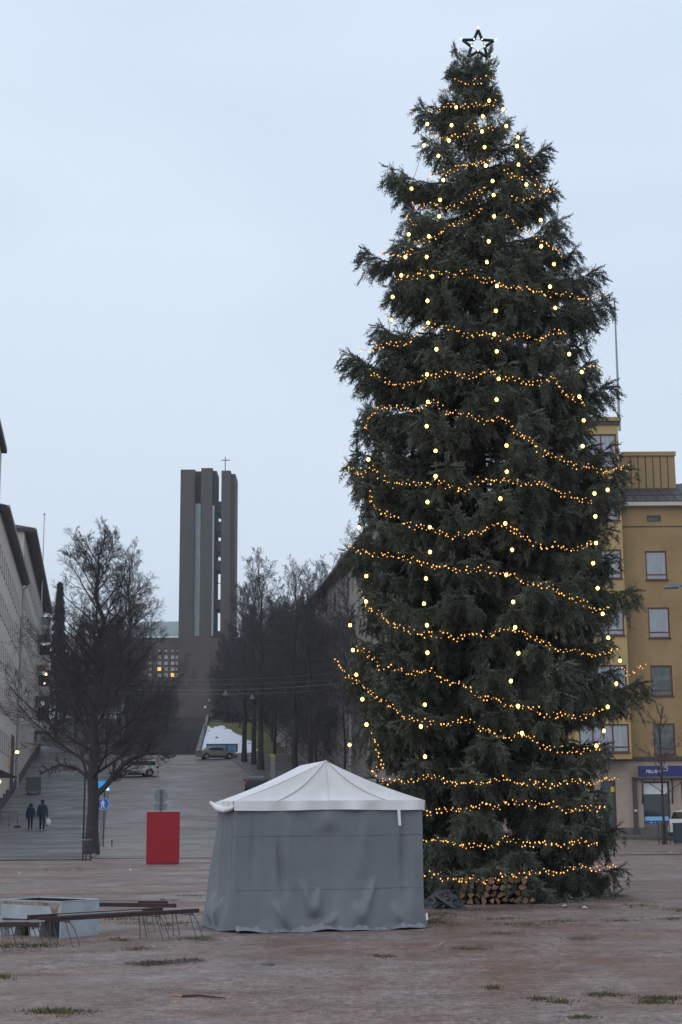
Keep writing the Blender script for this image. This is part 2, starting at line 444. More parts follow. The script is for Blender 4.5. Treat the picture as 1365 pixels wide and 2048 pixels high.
# stairway up to the church
def stairs():
    mb = MB(); n = 46; y0, y1 = 187.0, 252.0
    xr = lambda y: at(391, 1500, 187).x + (y - 187) * ((at(414, 1440, 252).x - at(391, 1500, 187).x) / 65)
    wd = 11.0
    for i in range(n):
        ya = y0 + (y1 - y0) * i / n; yb = y0 + (y1 - y0) * (i + 1) / n
        zt = tz(xr(ya) - 4, yb) + .12
        mb.box(xr(ya) - wd, xr(ya), ya, yb + .02, zt - .9, zt)
    mb.build('stairway', 'steps')['kind'] = 'structure'
    b = MB()
    for i in range(n):
        ya = y0 + (y1 - y0) * i / n; yb = y0 + (y1 - y0) * (i + 1) / n
        za, zb = tz(xr(ya), ya) + .5, tz(xr(ya), yb) + .5; xa, xb = xr(ya), xr(yb)
        b.prism([(xa + .02, ya, za - 1.2), (xa + .5, ya, za - 1.2), (xa + .5, ya, za), (xa + .02, ya, za)], (xb - xa, yb - ya, zb - za))
    o = b.build('stair_kerb_wall', 'kerb'); tag(o, 'low grey stone wall along the right side of the church steps', 'wall')
    return xr
stair_r = stairs()
# snow bank beside the steps
def snow():
    """thin old snow, holed where the grass shows through"""
    nx, ny = 64, 64; V = []; F = []
    def nse(u, v): return math.sin(u * 9.1 + v * 4.3) + math.sin(u * 17.7 - v * 12.9 + 1.3) * .7 + math.sin(u * 31 + v * 27 + .4) * .5 + math.sin(u * 6 - v * 41) * .4
    for j in range(ny + 1):
        y = 187.8 + 43 * j / ny; x0 = stair_r(y) + .6; x1 = x0 + 7.4 * (1 - j / ny * .25)
        for i in range(nx + 1):
            u = i / nx; x = x0 + (x1 - x0) * u; V.append((x, y, tz(x, y) + .12 + .035 * nse(u, j / ny)))
    for j in range(ny):
        for i in range(nx):
            u, v = (i + .5) / nx, (j + .5) / ny
            bare = max(0, v - .48) * 3.0 * max(0, u - .25) * 3.2 + max(0, u - .75) * 4.0 + max(0, v - .9) * 6
            if nse(u, v) * .32 + .75 - bare < 0: continue
            a = j * (nx + 1) + i; F.append((a, a + 1, a + nx + 2, a + nx + 1))
    me = bpy.data.meshes.new('snow_patch'); me.from_pydata(V, [], F); me.materials.append(MATS['snow']); me.polygons.foreach_set('use_smooth', [True] * len(F))
    link('snow_patch', me)['kind'] = 'structure'
snow()
sheet('lawn', lambda y: stair_r(y) + .55, lambda y: stair_r(y) + 9.5, 188, 238, .05, 'lawn', 8)

# ================================================================== BUILDING HELPERS
def facade(mb, x0, x1, z0, z1, holes, y=0.0, depth=.25, mi=0, rmi=0):
    """wall plane facing -y with real openings"""
    xs = sorted({x0, x1, *[h[0] for h in holes], *[h[1] for h in holes]}); zs = sorted({z0, z1, *[h[2] for h in holes], *[h[3] for h in holes]})
    xs = [x for x in xs if x0 <= x <= x1]; zs = [z for z in zs if z0 <= z <= z1]
    for i in range(len(xs) - 1):
        for j in range(len(zs) - 1):
            cx, cz = (xs[i] + xs[i + 1]) / 2, (zs[j] + zs[j + 1]) / 2
            if any(h[0] < cx < h[1] and h[2] < cz < h[3] for h in holes): continue
            mb.poly([(xs[i], y, zs[j]), (xs[i + 1], y, zs[j]), (xs[i + 1], y, zs[j + 1]), (xs[i], y, zs[j + 1])], mi)
    for a, b, c, d in holes:
        mb.poly([(a, y, c), (a, y, d), (a, y + depth, d), (a, y + depth, c)], rmi)
        mb.poly([(b, y, c), (b, y + depth, c), (b, y + depth, d), (b, y, d)], rmi)
        mb.poly([(a, y, c), (a, y + depth, c), (b, y + depth, c), (b, y, c)], rmi)
        mb.poly([(a, y, d), (b, y, d), (b, y + depth, d), (a, y + depth, d)], rmi)
_wm = {}
def window(parent, x, z, wd, ht, frame='frame_red', pane='curtain', transom=None, mullion=None, sill=True, y=0.0, rotz=0.0, fw=.07, sillmat=None, out=0.0):
    """window part (frame) with pane and sill sub-parts; x,z = lower left corner on a facade facing -y"""
    key = (round(wd, 2), round(ht, 2), frame, pane, transom, mullion, sill, sillmat, fw, out)
    if key not in _wm:
        f = MB(); a, b = -.012 - out, .06
        f.box(0.004, fw, a, b, .004, ht - .004).box(wd - fw, wd - .004, a, b, .004, ht - .004).box(fw, wd - fw, a, b, .004, fw).box(fw, wd - fw, a, b, ht - fw, ht - .004)
        if transom: f.box(fw, wd - fw, a + .01, b - .005, transom * ht, transom * ht + fw * .9)
        if mullion:
            for mm in (mullion if hasattr(mullion, '__len__') else [mullion]):
                f.box(mm * wd - fw / 2, mm * wd + fw / 2, a + .013, b - .008, fw, ht - fw)
        p = MB(); p.poly([(fw, .03, fw), (wd - fw, .03, fw), (wd - fw, .03, ht - fw), (fw, .03, ht - fw)])
        s = MB(); s.box(-.05, wd + .05, -.16, .08, -.045, 0.0)
        _wm[key] = (f.mesh('window', frame), p.mesh('pane', pane), s.mesh('sill', sillmat or frame))
    mf, mp_, ms = _wm[key]
    o = link('window', mf, parent, (x, y, z), (0, 0, rotz))
    link('pane', mp_, o)
    if sill: link('sill', ms, o)
    return o

# ================================================================== CHURCH
def church():
    Y = 300.0
    p = lambda px, py, dy=0: at(px, py, Y + dy)
    B = p(415, 1440); B.z = 17.0
    ch = thing('church', 'dark brick church with a tall slab bell tower and thin cross on the hilltop', 'church', B)
    sc = lambda v: Vector(v) - B
    def slab(mb, pxa, pxb, ytop, ybot, dy, dep, mi=0, skew=0.0):
        a = sc(p(pxa, ytop, dy)); b = sc(p(pxb, ytop + skew, dy)); zb = sc(p(pxa, ybot, dy)).z
        ax = sc(p(pxa + 0, 1110, dy)).x; bx = sc(p(pxb + 0, 1110, dy)).x
        mb.prism([(ax, a.y, zb), (bx, a.y, zb), (bx, a.y, b.z), (ax, a.y, a.z)], (0, dep, 0), mi)
    def part(name, args, m, mi=0):
        mb = MB(); slab(mb, *args); return mb.build(name, m, ch)
    # pixel columns at mid height of the tower
    part('tower_slab', (359.5, 388.5, 939, 1440, 0, 8), 'brick_tower')
    part('tower_slab', (401.0, 424.0, 936, 1440, -.6, 7), 'brick_tower')
    part('tower_slab', (424.2, 432.5, 941.5, 1440, 1.2, 6), 'brick_tower')
    part('tower_slab', (442.0, 460.5, 941, 1440, -.8, 8), 'brick_tower')
    part('tower_slab', (460.7, 470.5, 948, 1440, .6, 7), 'brick_tower')
    part('recess_wall', (388.4, 401.2, 942.5, 1007, 2.5, 4), 'tower_dark')
    part('metal_strip', (388.4, 400.5, 1007, 1272, 1.4, .6), 'metal_strip')
    part('metal_strip', (424.05, 428, 1011, 1272, -.1, 1.2), 'metal_strip')
    part('recess_wall', (388.4, 401.2, 1272, 1440, .5, 4), 'brick_tower')
    for y0, y1 in ((1003, 1024), (1043, 1062), (1082, 1101), (1121, 1140), (1199, 1219), (1262, 1440)):
        part('tower_beam', (432.3, 442.2, y0, y1, .5, 5.5), 'tower_dark')
    for y0 in (1024, 1062, 1101):
        part('bell', (437.5, 442.1, y0, y0 + 11, 2, 1.5), 'tower_dark')
        part('tower_beam', (432.3, 442.2, y0 + 10.2, y0 + 12, 2, .6), 'tower_dark')
    part('rail', (432.3, 442.2, 1166, 1167.2, 2, .2), 'tower_dark')
    mb = MB(); c0 = sc(p(451, 942, 2)); c1 = sc(p(451, 914, 2)); mb.tube([c0, c1], .09, 5)
    mb.tube([sc(p(442.5, 920.5, 2)), sc(p(460, 920.5, 2))], .09, 5); mb.build('cross', 'tower_dark', ch)
    # nave front wall with the grid of little square windows
    wa, wb = sc(p(250, 1275)), sc(p(359.3, 1275)); zb = -2.0
    holes = []; cells = []
    for j, yy in enumerate((1301, 1313.5, 1325.5, 1337.5, 1349.5)):
        for i, xx in enumerate((300, 318.5, 332, 345, 357)):
            c = sc(p(xx, yy)); hw = .36 if xx != 300 else .25; hw = hw if j else .22
            if c.x + hw > wb.x - .05: c.x = wb.x - hw - .06
            holes.append((c.x - hw, c.x + hw, c.z - hw, c.z + hw)); cells.append((i, j))
    mb = MB(); y = wa.y + .4
    facade(mb, wa.x, wb.x, zb, wa.z, holes, y=y, depth=.3)
    mb.poly([(wa.x, y, zb), (wa.x, y, wa.z), (wa.x, y + 20, wa.z), (wa.x, y + 20, zb)])
    wall = mb.build('wall', 'brick_church', ch)
    for h, (i, j) in zip(holes, cells):
        q = MB(); q.box(h[0], h[1], y + .2, y + .26, h[2], h[3])
        q.build('window', 'lit_window' if (i, j) in ((3, 4), (1, 3)) else 'church_pane', ch)
    mb = MB(); a = sc(p(474, 1275)); b2 = sc(p(640, 1275))
    mb.box(a.x - .6, b2.x, y + 1, y + 14, zb, a.z); mb.build('side_wall', 'brick_church', ch)
    mb = MB(); f0, f1 = sc(p(388, 1280)), sc(p(402, 1280)); mb.box(sc(p(358.8, 1280)).x, sc(p(471, 1280)).x, y - .9, y + 6, zb, sc(p(388, 1276)).z)
    mb.build('tower_base', 'brick_church', ch)
    mb = MB(); r0, r1 = sc(p(245, 1274)), sc(p(359, 1274)); r2 = sc(p(359, 1243, 14)); r3 = sc(p(275, 1243, 14))
    mb.poly([(r0.x, y - .2, r0.z + .02), (r1.x, y - .2, r0.z + .02), (r1.x, r2.y, r2.z), (r3.x, r2.y, r2.z)])
    mb.poly([(r0.x, y - .2, r0.z + .02), (r3.x, r2.y, r2.z), (r0.x, r2.y, r0.z)])
    rf = mb.build('roof', 'copper', ch)
    sm = MB()
    for k in range(16):
        u = k / 15; xa = r0.x + (r1.x - r0.x) * u; xb = r3.x + (r1.x - r3.x) * u
        sm.tube([(xa, y - .2, r0.z + .06), (xb, r2.y, r2.z + .04)], .05, 4)
    sm.build('seam', 'copper', rf)
church()

# ================================================================== LEFT STREET BUILDINGS
ul = Vector((-.159, .987, 0)).normalized(); rot_l = math.atan2(ul.y, ul.x)
def left_building(name, label, Y0, Y1, ztop, eave_over, wallm, rows, wstep, dep=13, roof_h=3.0, kind='hip', zoff=0.0):
    B = Vector((facL(Y0), Y0, tz(facL(Y0), Y0)))
    b = thing(name, label, 'building', B, rot_l)
    Ln = (Y1 - Y0) / ul.y; H = ztop - B.z
    holes = []; x = 1.6
    while x + 1.4 < Ln - .6:
        for zr in rows:
            zz = zr - B.z
            gy = tz(facL(Y0 + x * ul.y), Y0 + x * ul.y) - B.z
            if gy + 2.6 < zz < H - 2.0: holes.append((round(x, 3), round(x + 1.35, 3), round(zz, 3), round(zz + 1.55, 3)))
        x += wstep
    mb = MB(); facade(mb, 0, Ln, -1.2, H, holes, depth=.16)
    mb.poly([(0, 0, -1.2), (0, 0, H), (0, dep, H), (0, dep, -1.2)]); mb.poly([(Ln, 0, -1.2), (Ln, dep, -1.2), (Ln, dep, H), (Ln, 0, H)])
    mb.poly([(0, dep, -1.2), (0, dep, H), (Ln, dep, H), (Ln, dep, -1.2)])
    mb.build('wall', wallm, b)
    for h in holes: window(b, h[0], h[2], h[1] - h[0], h[3] - h[2], 'frame_far', 'glass_far', mullion=.5, y=.12, sillmat='plinth')
    o = eave_over
    mb = MB()
    if kind == 'flat':
        mb.box(-.15, Ln + .15, -o, dep, H, H + .35); mb.build('roof', 'roof_dark', b)
    else:
        mb.box(-.3, Ln + .25, -o, dep + o, H, H + .28); r = mb.build('roof', 'roof_dark', b)
        m2 = MB(); e = [(-.3, -o, H + .28), (Ln + .25, -o, H + .28), (Ln + .25, dep + o, H + .28), (-.3, dep + o, H + .28)]
        rg = [(4, dep / 2, H + roof_h), (Ln - 4, dep / 2, H + roof_h)]
        m2.poly([e[0], e[1], rg[1], rg[0]]); m2.poly([e[2], e[3], rg[0], rg[1]]); m2.poly([e[3], e[0], rg[0]]); m2.poly([e[1], e[2], rg[1]])
        m2.build('roof_slope', 'roof_dark', r)
        m3 = MB(); m3.tube([(-.35, -o - .06, H + .2), (Ln + .3, -o - .06, H + .2)], .10, 6); m3.build('gutter', 'trim_light', r)
        m4 = MB(); m4.box(-.28, Ln + .2, -o + .03, -.01, H - .06, H - .005); m4.build('soffit', 'soffit', r)
    # dark plinth that steps up with the hill
    x = 0.0; k = 0
    while x < Ln - .5:
        x2 = min(Ln, x + 4.0); g = tz(facL(Y0 + x2 * ul.y), Y0 + x2 * ul.y) - B.z
        mb = MB(); mb.box(x + .01, x2 - .01, -.10, .05, g - 1.6, g + .75); mb.build('plinth', 'plinth', b); x = x2
    return b, B, Ln, H
rowsA = [3.2 + 3.1 * k for k in range(9)]
bt, BT, LT, HT = left_building('apartment_building', 'tall beige apartment block at the bottom of the hill street, nearest the square', 72, 103, 26.3, .35, 'beige', rowsA, 2.9, kind='flat')
b1, B1, L1, H1 = left_building('apartment_building', 'beige apartment block with rows of sills and a light gutter, beside two walkers', 103.1, 138, 22.3, .55, 'beige', rowsA, 2.7, roof_h=2.6)
b2, B2, L2, H2 = left_building('apartment_building', 'beige apartment block with a deep dark eave and stacked white balconies up the street', 138.2, 196, 27.3, .95, 'beige_block', [r + 2 for r in rowsA], 2.9, roof_h=2.2)
# downpipe where the two blocks meet
mb = MB(); mb.tube([(L1 - .5, -.14, -.2), (L1 - .5, -.14, H1 - .6), (L1 - .5, -.5, H1 - .15)], .11, 6); mb.build('downpipe', 'trim_light', b1)
mb = MB(); mb.box(L1 - 1.4, L1 - .6, .5, 1.5, H1, H1 + 1.9); mb.build('chimney', 'beige', b1)
# recessed stair window strip at the end of block one
mb = MB(); mb.box(L1 - 2.1, L1 - 1.3, -.03, .05, 3, H1 - 3.2); mb.build('stair_window', 'glass_far', b1)
# balconies on block two
lz = [at(82, y, 180).z - B2.z for y in (1273, 1332, 1393, 1460)]
for k, z in enumerate(lz):
    mb = MB(); x0, x1 = 38.5, 46.5; o = 1.4
    mb.box(x0, x1, -o, -.01, z - .25, z - .1); s = mb.build('balcony', 'balcony', b2)
    m2 = MB(); m2.box(x0, x0 + .08, -o, -.012, z - .1, z + .9).box(x0 + .08, x1 - .08, -o, -o + .08, z - .1, z + .9).box(x1 - .08, x1, -o, -.012, z - .1, z + .9); m2.build('parapet', 'balcony', s)
    m3 = MB(); m3.box(x1 + .02, x1 + .2, -o + .15, -.03, z - .1, z + 2.9); m3.build('side_screen', 'curtain' if k == 0 else 'frame_dark', s)
mb = MB(); mb.ball((43, -1.0, lz[1] - .9), .16).ball((44, -.8, lz[1] - 1.9), .10); mb.build('lamp', 'lamp_warm', b2)
# entrance canopy and lamps of the street doors
def wall_lamp(b, x, z, label):
    q = MB(); q.tube([(x, -.02, z), (x, -.45, z + .05)], .03, 5); st = q.build('lamp_bracket', 'pole_dark', b)
    q = MB(); q.ball((x, -.5, z), .11); q.build('lamp', 'lamp_warm', st)
wall_lamp(b1, 2.2, at(10, 1563, 105).z - B1.z, '')
wall_lamp(b1, 24.2, at(44, 1503, 126).z - B1.z, ''); wall_lamp(b1, 26.4, at(48, 1503, 128).z - B1.z, '')
zc = at(10, 1552, 104).z - B1.z
mb = MB(); mb.prism([(3, -.02, zc), (3, -1.6, zc), (3, -.02, zc + .7)], (3.5, 0, 0)); mb.build('entrance_canopy', 'roof_dark', b1)
mb = MB(); mb.box(.6, 2.0, -.06, .04, .2, 3.2); mb.build('door_panel', 'peach', b1)
mb = MB(); mb.box(22.0, 23.6, -.06, .04, 2.2, 6.4); mb.build('door_panel', 'peach', b1)
mb = MB(); mb.box(25.0, 29.5, -.05, .04, 2.8, 7.2); mb.build('entrance', 'frame_dark', b1)
# stone steps with a railing at the first entrance
g = on_ground(48, 100)
rl = thing('stair_railing', 'thin dark railing at the foot of the beige block, left of the walkers', 'railing', (facL(99) + 1.6, 99, tz(facL(99), 99) + .13))
mb = MB(); mb.tube([(-1.4, .3, .95), (.55, -.2, .95), (.6, -.2, 0)], .022, 5); mb.build('handrail', 'pole_dark', rl)
for k in range(3):
    q = MB(); q.tube([(-1.2 + .6 * k, .25 - .15 * k, 0), (-1.2 + .6 * k, .25 - .15 * k, .95)], .016, 5); q.build('baluster', 'pole_dark', rl)
q = MB(); q.box(.42, .78, -.35, -.05, 0, .10); q.build('foot', 'pole_dark', rl)
# waste trolley on the pavement
p0 = on_ground(67, 131); tr = thing('waste_container', 'grey metal waste container against the beige block up the pavement', 'container', (p0.x, 131, tz(p0.x, 131) + .13), rot_l)
q = MB(); q.box(-.6, .6, -.62, .62, .25, 1.35); q.build('body', 'pole_grey', tr)
q = MB(); q.box(-.64, .64, -.66, .66, 1.36, 1.44); q.build('lid', 'galv', tr)
q = MB(); q.box(-.64, .64, -.66, .66, .17, .245); q.build('base_frame', 'galv', tr)
for sx in (-.45, .45):
    for sy in (-.45, .45):
        q = MB(); q.tube([(sx, sy - .03, .09), (sx, sy + .03, .09)], .085, 8); q.build('wheel', 'tyre', tr)
# flagpole on block two
f0 = at(85, 1165, 168); f1 = at(87, 1030, 168)
fp = MB(); fp.tube([(0, 0, -3.5), (0, 0, f1.z - f0.z)], [.09, .05], 6); o = thing('flagpole', 'pale bare flagpole on the roof behind the dark eave', 'flagpole', (f0.x, 168, f0.z)); fp.build('pole', 'trim_light', o)
q = MB(); q.ball((0, 0, f1.z - f0.z + .1), .14); q.build('finial', 'trim_light', o)

# ================================================================== RIGHT BACKGROUND BUILDING (beyond the limes)
ur = Vector((-.129, .992, 0)); 
def right_building():
    Y0, Y1 = 118.0, 205.0
    far = Vector((facR(Y1), Y1, 0)); B = Vector((facR(Y1), Y1, tz(facR(Y1), Y1)))
    d = Vector((facR(Y0) - facR(Y1), Y0 - Y1, 0)); Ln = d.length; rz = math.atan2(d.y, d.x)
    b = thing('grey_building', 'pale grey building with a long sloping eave behind the bare street trees', 'building', B, rz)
    H = 23.6 - B.z; holes = []; x = 2.0
    while x < Ln - 2.2:
        for zr in (6, 9.6, 13.2, 16.8, 20.2):
            g = tz(-5, Y1 - x) - B.z
            if zr - B.z > g + 2.5 and zr - B.z < H - 2: holes.append((round(x, 3), round(x + 1.3, 3), round(zr - B.z, 3), round(zr - B.z + 1.7, 3)))
        x += 3.2
    mb = MB(); facade(mb, 0, Ln, -8, H, holes, depth=.18)
    mb.poly([(0, 0, -8), (0, 0, H), (0, 12, H), (0, 12, -8)]); mb.poly([(Ln, 0, -8), (Ln, 12, -8), (Ln, 12, H), (Ln, 6, H + 5), (Ln, 0, H)])
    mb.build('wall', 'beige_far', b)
    for h in holes: window(b, h[0], h[2], h[1] - h[0], h[3] - h[2], 'frame_far', 'glass_far', mullion=.5, y=.14)
    mb = MB(); mb.poly([(-.4, -.9, H - .4), (Ln + .4, -.9, H - .4), (Ln + .4, 6, H + 5.2), (-.4, 6, H + 5.2)]); mb.poly([(-.4, 12.9, H - .4), (-.4, 6, H + 5.2), (Ln + .4, 6, H + 5.2), (Ln + .4, 12.9, H - .4)])
    r = mb.build('roof', 'roof_dark', b)
    q = MB(); q.box(-.4, Ln + .4, -.9, -.02, H - .62, H - .42); q.build('eave', 'soffit', r)
right_building()

# ================================================================== YELLOW BUILDING
def yellow():
    Y = 90.0; P = lambda px, py, dy=0: at(px, py, Y + dy)
    x0 = P(1256, 1350).x; B = Vector((x0, Y, .13))
    b = thing('yellow_building', 'ochre yellow apartment house with red framed windows and a navy shop sign', 'building', B)
    X = lambda px, py: P(px, py).x - B.x
    Z = lambda py, px=1310: P(px, py).z - B.z
    W = 24.0; zs = Z(1519); ze = Z(1012)
    wins = [(1290, 1331, 1102, 1160, 'curtain'), (1295, 1336, 1215, 1276, 'curtain'), (1300, 1342, 1331, 1392, 'curtain_dark'), (1304, 1346, 1447, 1509, 'curtain_dark')]
    xa = X(1297, 1245) ; ww = 1.27; holes = []; rows = []
    for (a, c, t, bt_, pn) in wins:
        z0, z1 = Z(bt_), Z(t); rows.append((z0, z1, pn))
        for k in range(6):
            holes.append((round(xa + k * 3.3, 3), round(xa + k * 3.3 + ww, 3), round(z0, 3), round(z1, 3)))
    at0 = (X(1294, 1037), X(1322, 1037), Z(1044), Z(1031)); holes.append(tuple(round(q, 3) for q in at0))
    mb = MB(); facade(mb, 0, W, zs, ze, holes, depth=.14)
    mb.poly([(W, 0, zs), (W, 12, zs), (W, 12, ze), (W, 0, ze)]); mb.poly([(-6, 12, 0), (-6, 12, ze), (W, 12, ze), (W, 12, 0)])
    mb.build('wall', 'ochre', b)
    for (z0, z1, pn) in rows:
        for k in range(6):
            window(b, xa + k * 3.3, z0, ww, z1 - z0, 'frame_red', pn if k == 0 else 'curtain', transom=.17, y=.06, fw=.075)
    window(b, at0[0], at0[2], at0[1] - at0[0], at0[3] - at0[2], 'frame_dark', 'glass', y=.06, sill=False, fw=.06)
    q = MB(); q.box(-.002, W, -.03, -.001, Z(1054), Z(1052)); q.build('string_course', 'frame_dark', b)
    q = MB(); q.box(-.0, W + .3, -.42, -.002, Z(1013.5), Z(1006)); r = q.build('cornice', 'trim_light', b)
    q = MB(); zt, zb_ = Z(968) + .9, Z(1005)
    q.poly([(0, -.45, zb_), (W, -.45, zb_), (W, 4.2, zt), (0, 4.2, zt)]); q.poly([(0, 4.2, zt), (W, 4.2, zt), (W, 12, zb_), (0, 12, zb_)]); rf = q.build('roof', 'roof_dark', b)
    for k in range(20):
        s = MB(); s.tube([(.35 + .62 * k, -.44, zb_ + .02), (.35 + .62 * k, 4.2, zt + .02)], .03, 4); s.build('seam', 'frame_dark', rf)
    s = MB(); s.tube([(0, -.2, zb_ + .42), (W, -.2, zb_ + .42)], .03, 5)
    for k in range(14): s.tube([(.2 + k, -.2, zb_ + .1), (.2 + k, -.2, zb_ + .42)], .02, 4)
    s.build('snow_guard', 'roof_dark', rf)
    # seamed penthouse on the roof
    pa, pb = P(1248, 950, 3).x - B.x, P(1351.5, 950, 3).x - B.x; z0, z1 = P(1300, 972, 3).z - B.z - 1.0, P(1300, 905, 3).z - B.z
    q = MB(); q.box(pa, pb, 3, 9, z0, z1); ph = q.build('penthouse', 'ochre_metal', b)
    for k in range(1, 7):
        xx = pa + (pb - pa) * k / 7; s = MB(); s.box(xx - .02, xx + .02, 2.95, 3.0, z0, z1 - .25); s.build('seam', 'frame_dark', ph)
    s = MB(); s.box(pa - .06, pb + .06, 2.9, 9.1, z1 - .22, z1 + .04); s.build('capping', 'ochre_metal', ph)
    # projecting bay
    bx1 = -.01; bx0 = -4.6; yb = -1.25; zt = P(1230, 843, yb).z - B.z; BZ = lambda py: P(1230, py, yb).z - B.z
    bx1 = P(1257.5, 1350, yb).x - B.x
    bays = [(868, 935), (983, 1041), (1099, 1157), (1213, 1271), (1330, 1390), (1448, 1505)]
    hl = []; 
    for t, bo in bays: hl.append((round(bx1 - 3.0, 3), round(bx1 - .12, 3), round(BZ(bo), 3), round(BZ(t), 3)))
    q = MB(); facade(q, bx0, bx1, zs, zt, hl, y=yb, depth=.12)
    q.poly([(bx1, yb, zs), (bx1, -.001, zs), (bx1, -.001, zt), (bx1, yb, zt)]); q.poly([(bx0, yb, zs), (bx0, yb, zt), (bx0, 3, zt), (bx0, 3, zs)])
    q.poly([(bx1, 0, ze), (bx1, 3, ze), (bx1, 3, zt), (bx1, 0, zt)]); q.poly([(bx0, yb, zs), (bx0, 3, zs), (bx1, 3, zs), (bx1, yb, zs)]); q.poly([(bx0, 3, zs), (bx0, 3, zt), (bx1, 3, zt), (bx1, 3, zs)])
    bay = q.build('bay', 'ochre_light', b)
    for h in hl:
        window(b, h[0], h[2], h[1] - h[0], h[3] - h[2], 'frame_red', 'curtain', transom=.17, mullion=(.28, .68), y=yb + .06, fw=.08)
    q = MB(); q.box(bx0 - .15, bx1 + .18, yb - .18, 3.1, zt, zt + .24); q.build('bay_roof', 'ochre_metal', b)
    q = MB(); q.box(bx0 - .08, bx1 + .10, yb - .10, 3.05, zt - .22, zt - .002); q.build('bay_cornice', 'frame_dark', b)
    # shop storey: stone face with openings
    zg = Z(1663)
    sx0, sx1 = X(1287, 1600), X(1341, 1600); sz0, sz1 = Z(1648), Z(1563)
    dx0, dx1 = X(1203, 1600), X(1233, 1600)
    sh = [(round(sx0, 3), round(sx1, 3), round(sz0, 3), round(sz1, 3)), (round(dx0, 3), round(dx1, 3), 0.02, round(Z(1560), 3)), (round(X(1364, 1600), 3), round(X(1364, 1600) + 3.5, 3), .5, round(sz1, 3))]
    q = MB(); facade(q, -8, W, 0, zs - .001, sh, y=.02, depth=.3); q.build('shop_wall', 'stone', b)
    q = MB(); q.box(dx1 + .05, sx0 - .01, -.03, .015, 0, Z(1655)).box(sx0, W, -.03, .015, 0, sz0 - .01); q.build('shop_plinth', 'stone_base', b)
    q = MB(); q.box(-8, W, -.14, -.001, zs - .05, zs + .16); q.build('shop_cornice', 'frame_dark', b)
    sw = window(b, sx0, sz0, sx1 - sx0, sz1 - sz0, 'frame_dark', 'glass', mullion=.76, y=.2, sill=False)
    h = sz1 - sz0; wd = sx1 - sx0
    q = MB(); q.box(.08, wd - .1, .005, .02, h - .72, h - .1); q.build('blind', 'white', sw)
    q = MB(); q.box(.08, wd - .1, -.02, -.013, .19, .42); q.build('poster', 'poster_light', sw)
    q = MB(); q.box(.08, wd - .1, -.02, -.013, -.02, .185); po = q.build('poster', 'poster_blue', sw)
    q = MB(); xx = .38
    for wdt in (.18, .0, .08, .0, .42):
        if wdt:
            for t in range(int(wdt / .06)): q.box(xx, xx + .04, -.028, -.021, .06, .12); xx += .06
        xx += .05
    q.build('lettering', 'sign_white', po)
    q = MB()
    for xx in (sx0 - .02, sx1 + .14): q.tube([(xx, -.05, sz1 + .1), (xx - .03, -.28, sz1 - .15), (xx - .06, -.30, sz1 - .8), (xx - .04, -.06, sz1 - 1.25)], .05, 5)
    q.build('awning_arm', 'pole_dark', b)
    q = MB(); q.box(dx0 + .02, dx1 - .02, .2, .25, .02, Z(1560) - .02); dr = q.build('door', 'glass', b)
    q = MB(); q.box(dx1 - .10, dx1 - .01, .12, .19, .02, Z(1560)); q.build('door_frame', 'frame_red', dr)
    q = MB(); q.box(X(1222, 1578), X(1230, 1578), .09, .11, Z(1583), Z(1573)); q.build('door_sign', 'yellow_sign', dr)
    # downpipe boxed in dark metal
    q = MB(); q.box(X(1266.5, 1600), X(1274, 1600), -.2, .018, 0, Z(1557)); dp = q.build('downpipe', 'frame_dark', b)
    q = MB(); q.box(X(1268.2, 1620), X(1273, 1620), -.212, -.202, Z(1622.5), Z(1619)); q.build('sticker', 'white', dp)
    # navy shop sign with its lettering
    a, c, t, bo = X(1277, 1540), X(1277, 1540) + 5.6, Z(1532), Z(1553)
    q = MB(); q.box(a, c, -.30, -.02, bo, t); sg = q.build('shop_sign', 'sign_navy', b)
    q = MB(); q.box(a - .4, c, -.34, -.021, bo - .10, bo - .004); q.build('sign_ledge', 'pole_grey', sg)
    cu = bpy.data.curves.new('lettering', 'FONT'); cu.body = 'PELLE'; cu.size = .245; cu.extrude = .006; cu.offset = .008; cu.space_character = 1.05
    tmp = bpy.data.objects.new('lettering', cu); COL.objects.link(tmp)
    dg = bpy.context.evaluated_depsgraph_get(); me = bpy.data.meshes.new_from_object(tmp.evaluated_get(dg)); bpy.data.objects.remove(tmp)
    me.materials.clear(); me.materials.append(MATS['sign_white'])
    link('lettering', me, sg, (X(1290.5, 1545), -.31, Z(1546)), (R(90), 0, 0))
    # emblem: a cross whose upper right arm turns into a P
    q = MB(); ux = (X(1334, 1540) - X(1313, 1540)) / 21
    ex, ez = X(1313, 1540), Z(1543)
    pts = lambda l: [(ex + u * ux, -.315, ez + v * ux) for u, v in l]
    q.tube(pts([(0, -1.2), (7.5, -1.2), (7.5, -7), (9, -9.2), (11, -9.6)]), .022, 4)
    q.tube(pts([(0, -1.2), (0, 1.4), (7.5, 1.4), (7.5, 10), (17, 10), (19.8, 8), (20.5, 4.5), (19.5, 2), (17.5, .2)]), .022, 4)
    q.tube(pts([(17.0, 6.2), (15, 7.4), (11.5, 7.2), (10.6, 5), (10.6, 1.4), (16, 1.4)]), .022, 4)
    q.build('emblem', 'sign_white', sg)
    # roof flagpole
    g0 = P(1227, 840, 4); g1 = P(1218.5, 619, 4)
    fl = thing('flagpole', 'tall white bare flagpole rising from the roof of the yellow house', 'flagpole', (g0.x, g0.y, zt + B.z + .24))
    q = MB(); q.tube([(0, -2, 0), (g1.x - g0.x, -2, g1.z - zt - B.z - .24)], [.085, .045], 6); q.build('pole', 'cable_grey', fl)
    q = MB(); q.ball((g1.x - g0.x, -2, g1.z - zt - B.z - .2), .09); q.build('finial', 'cable_grey', fl)
yellow()

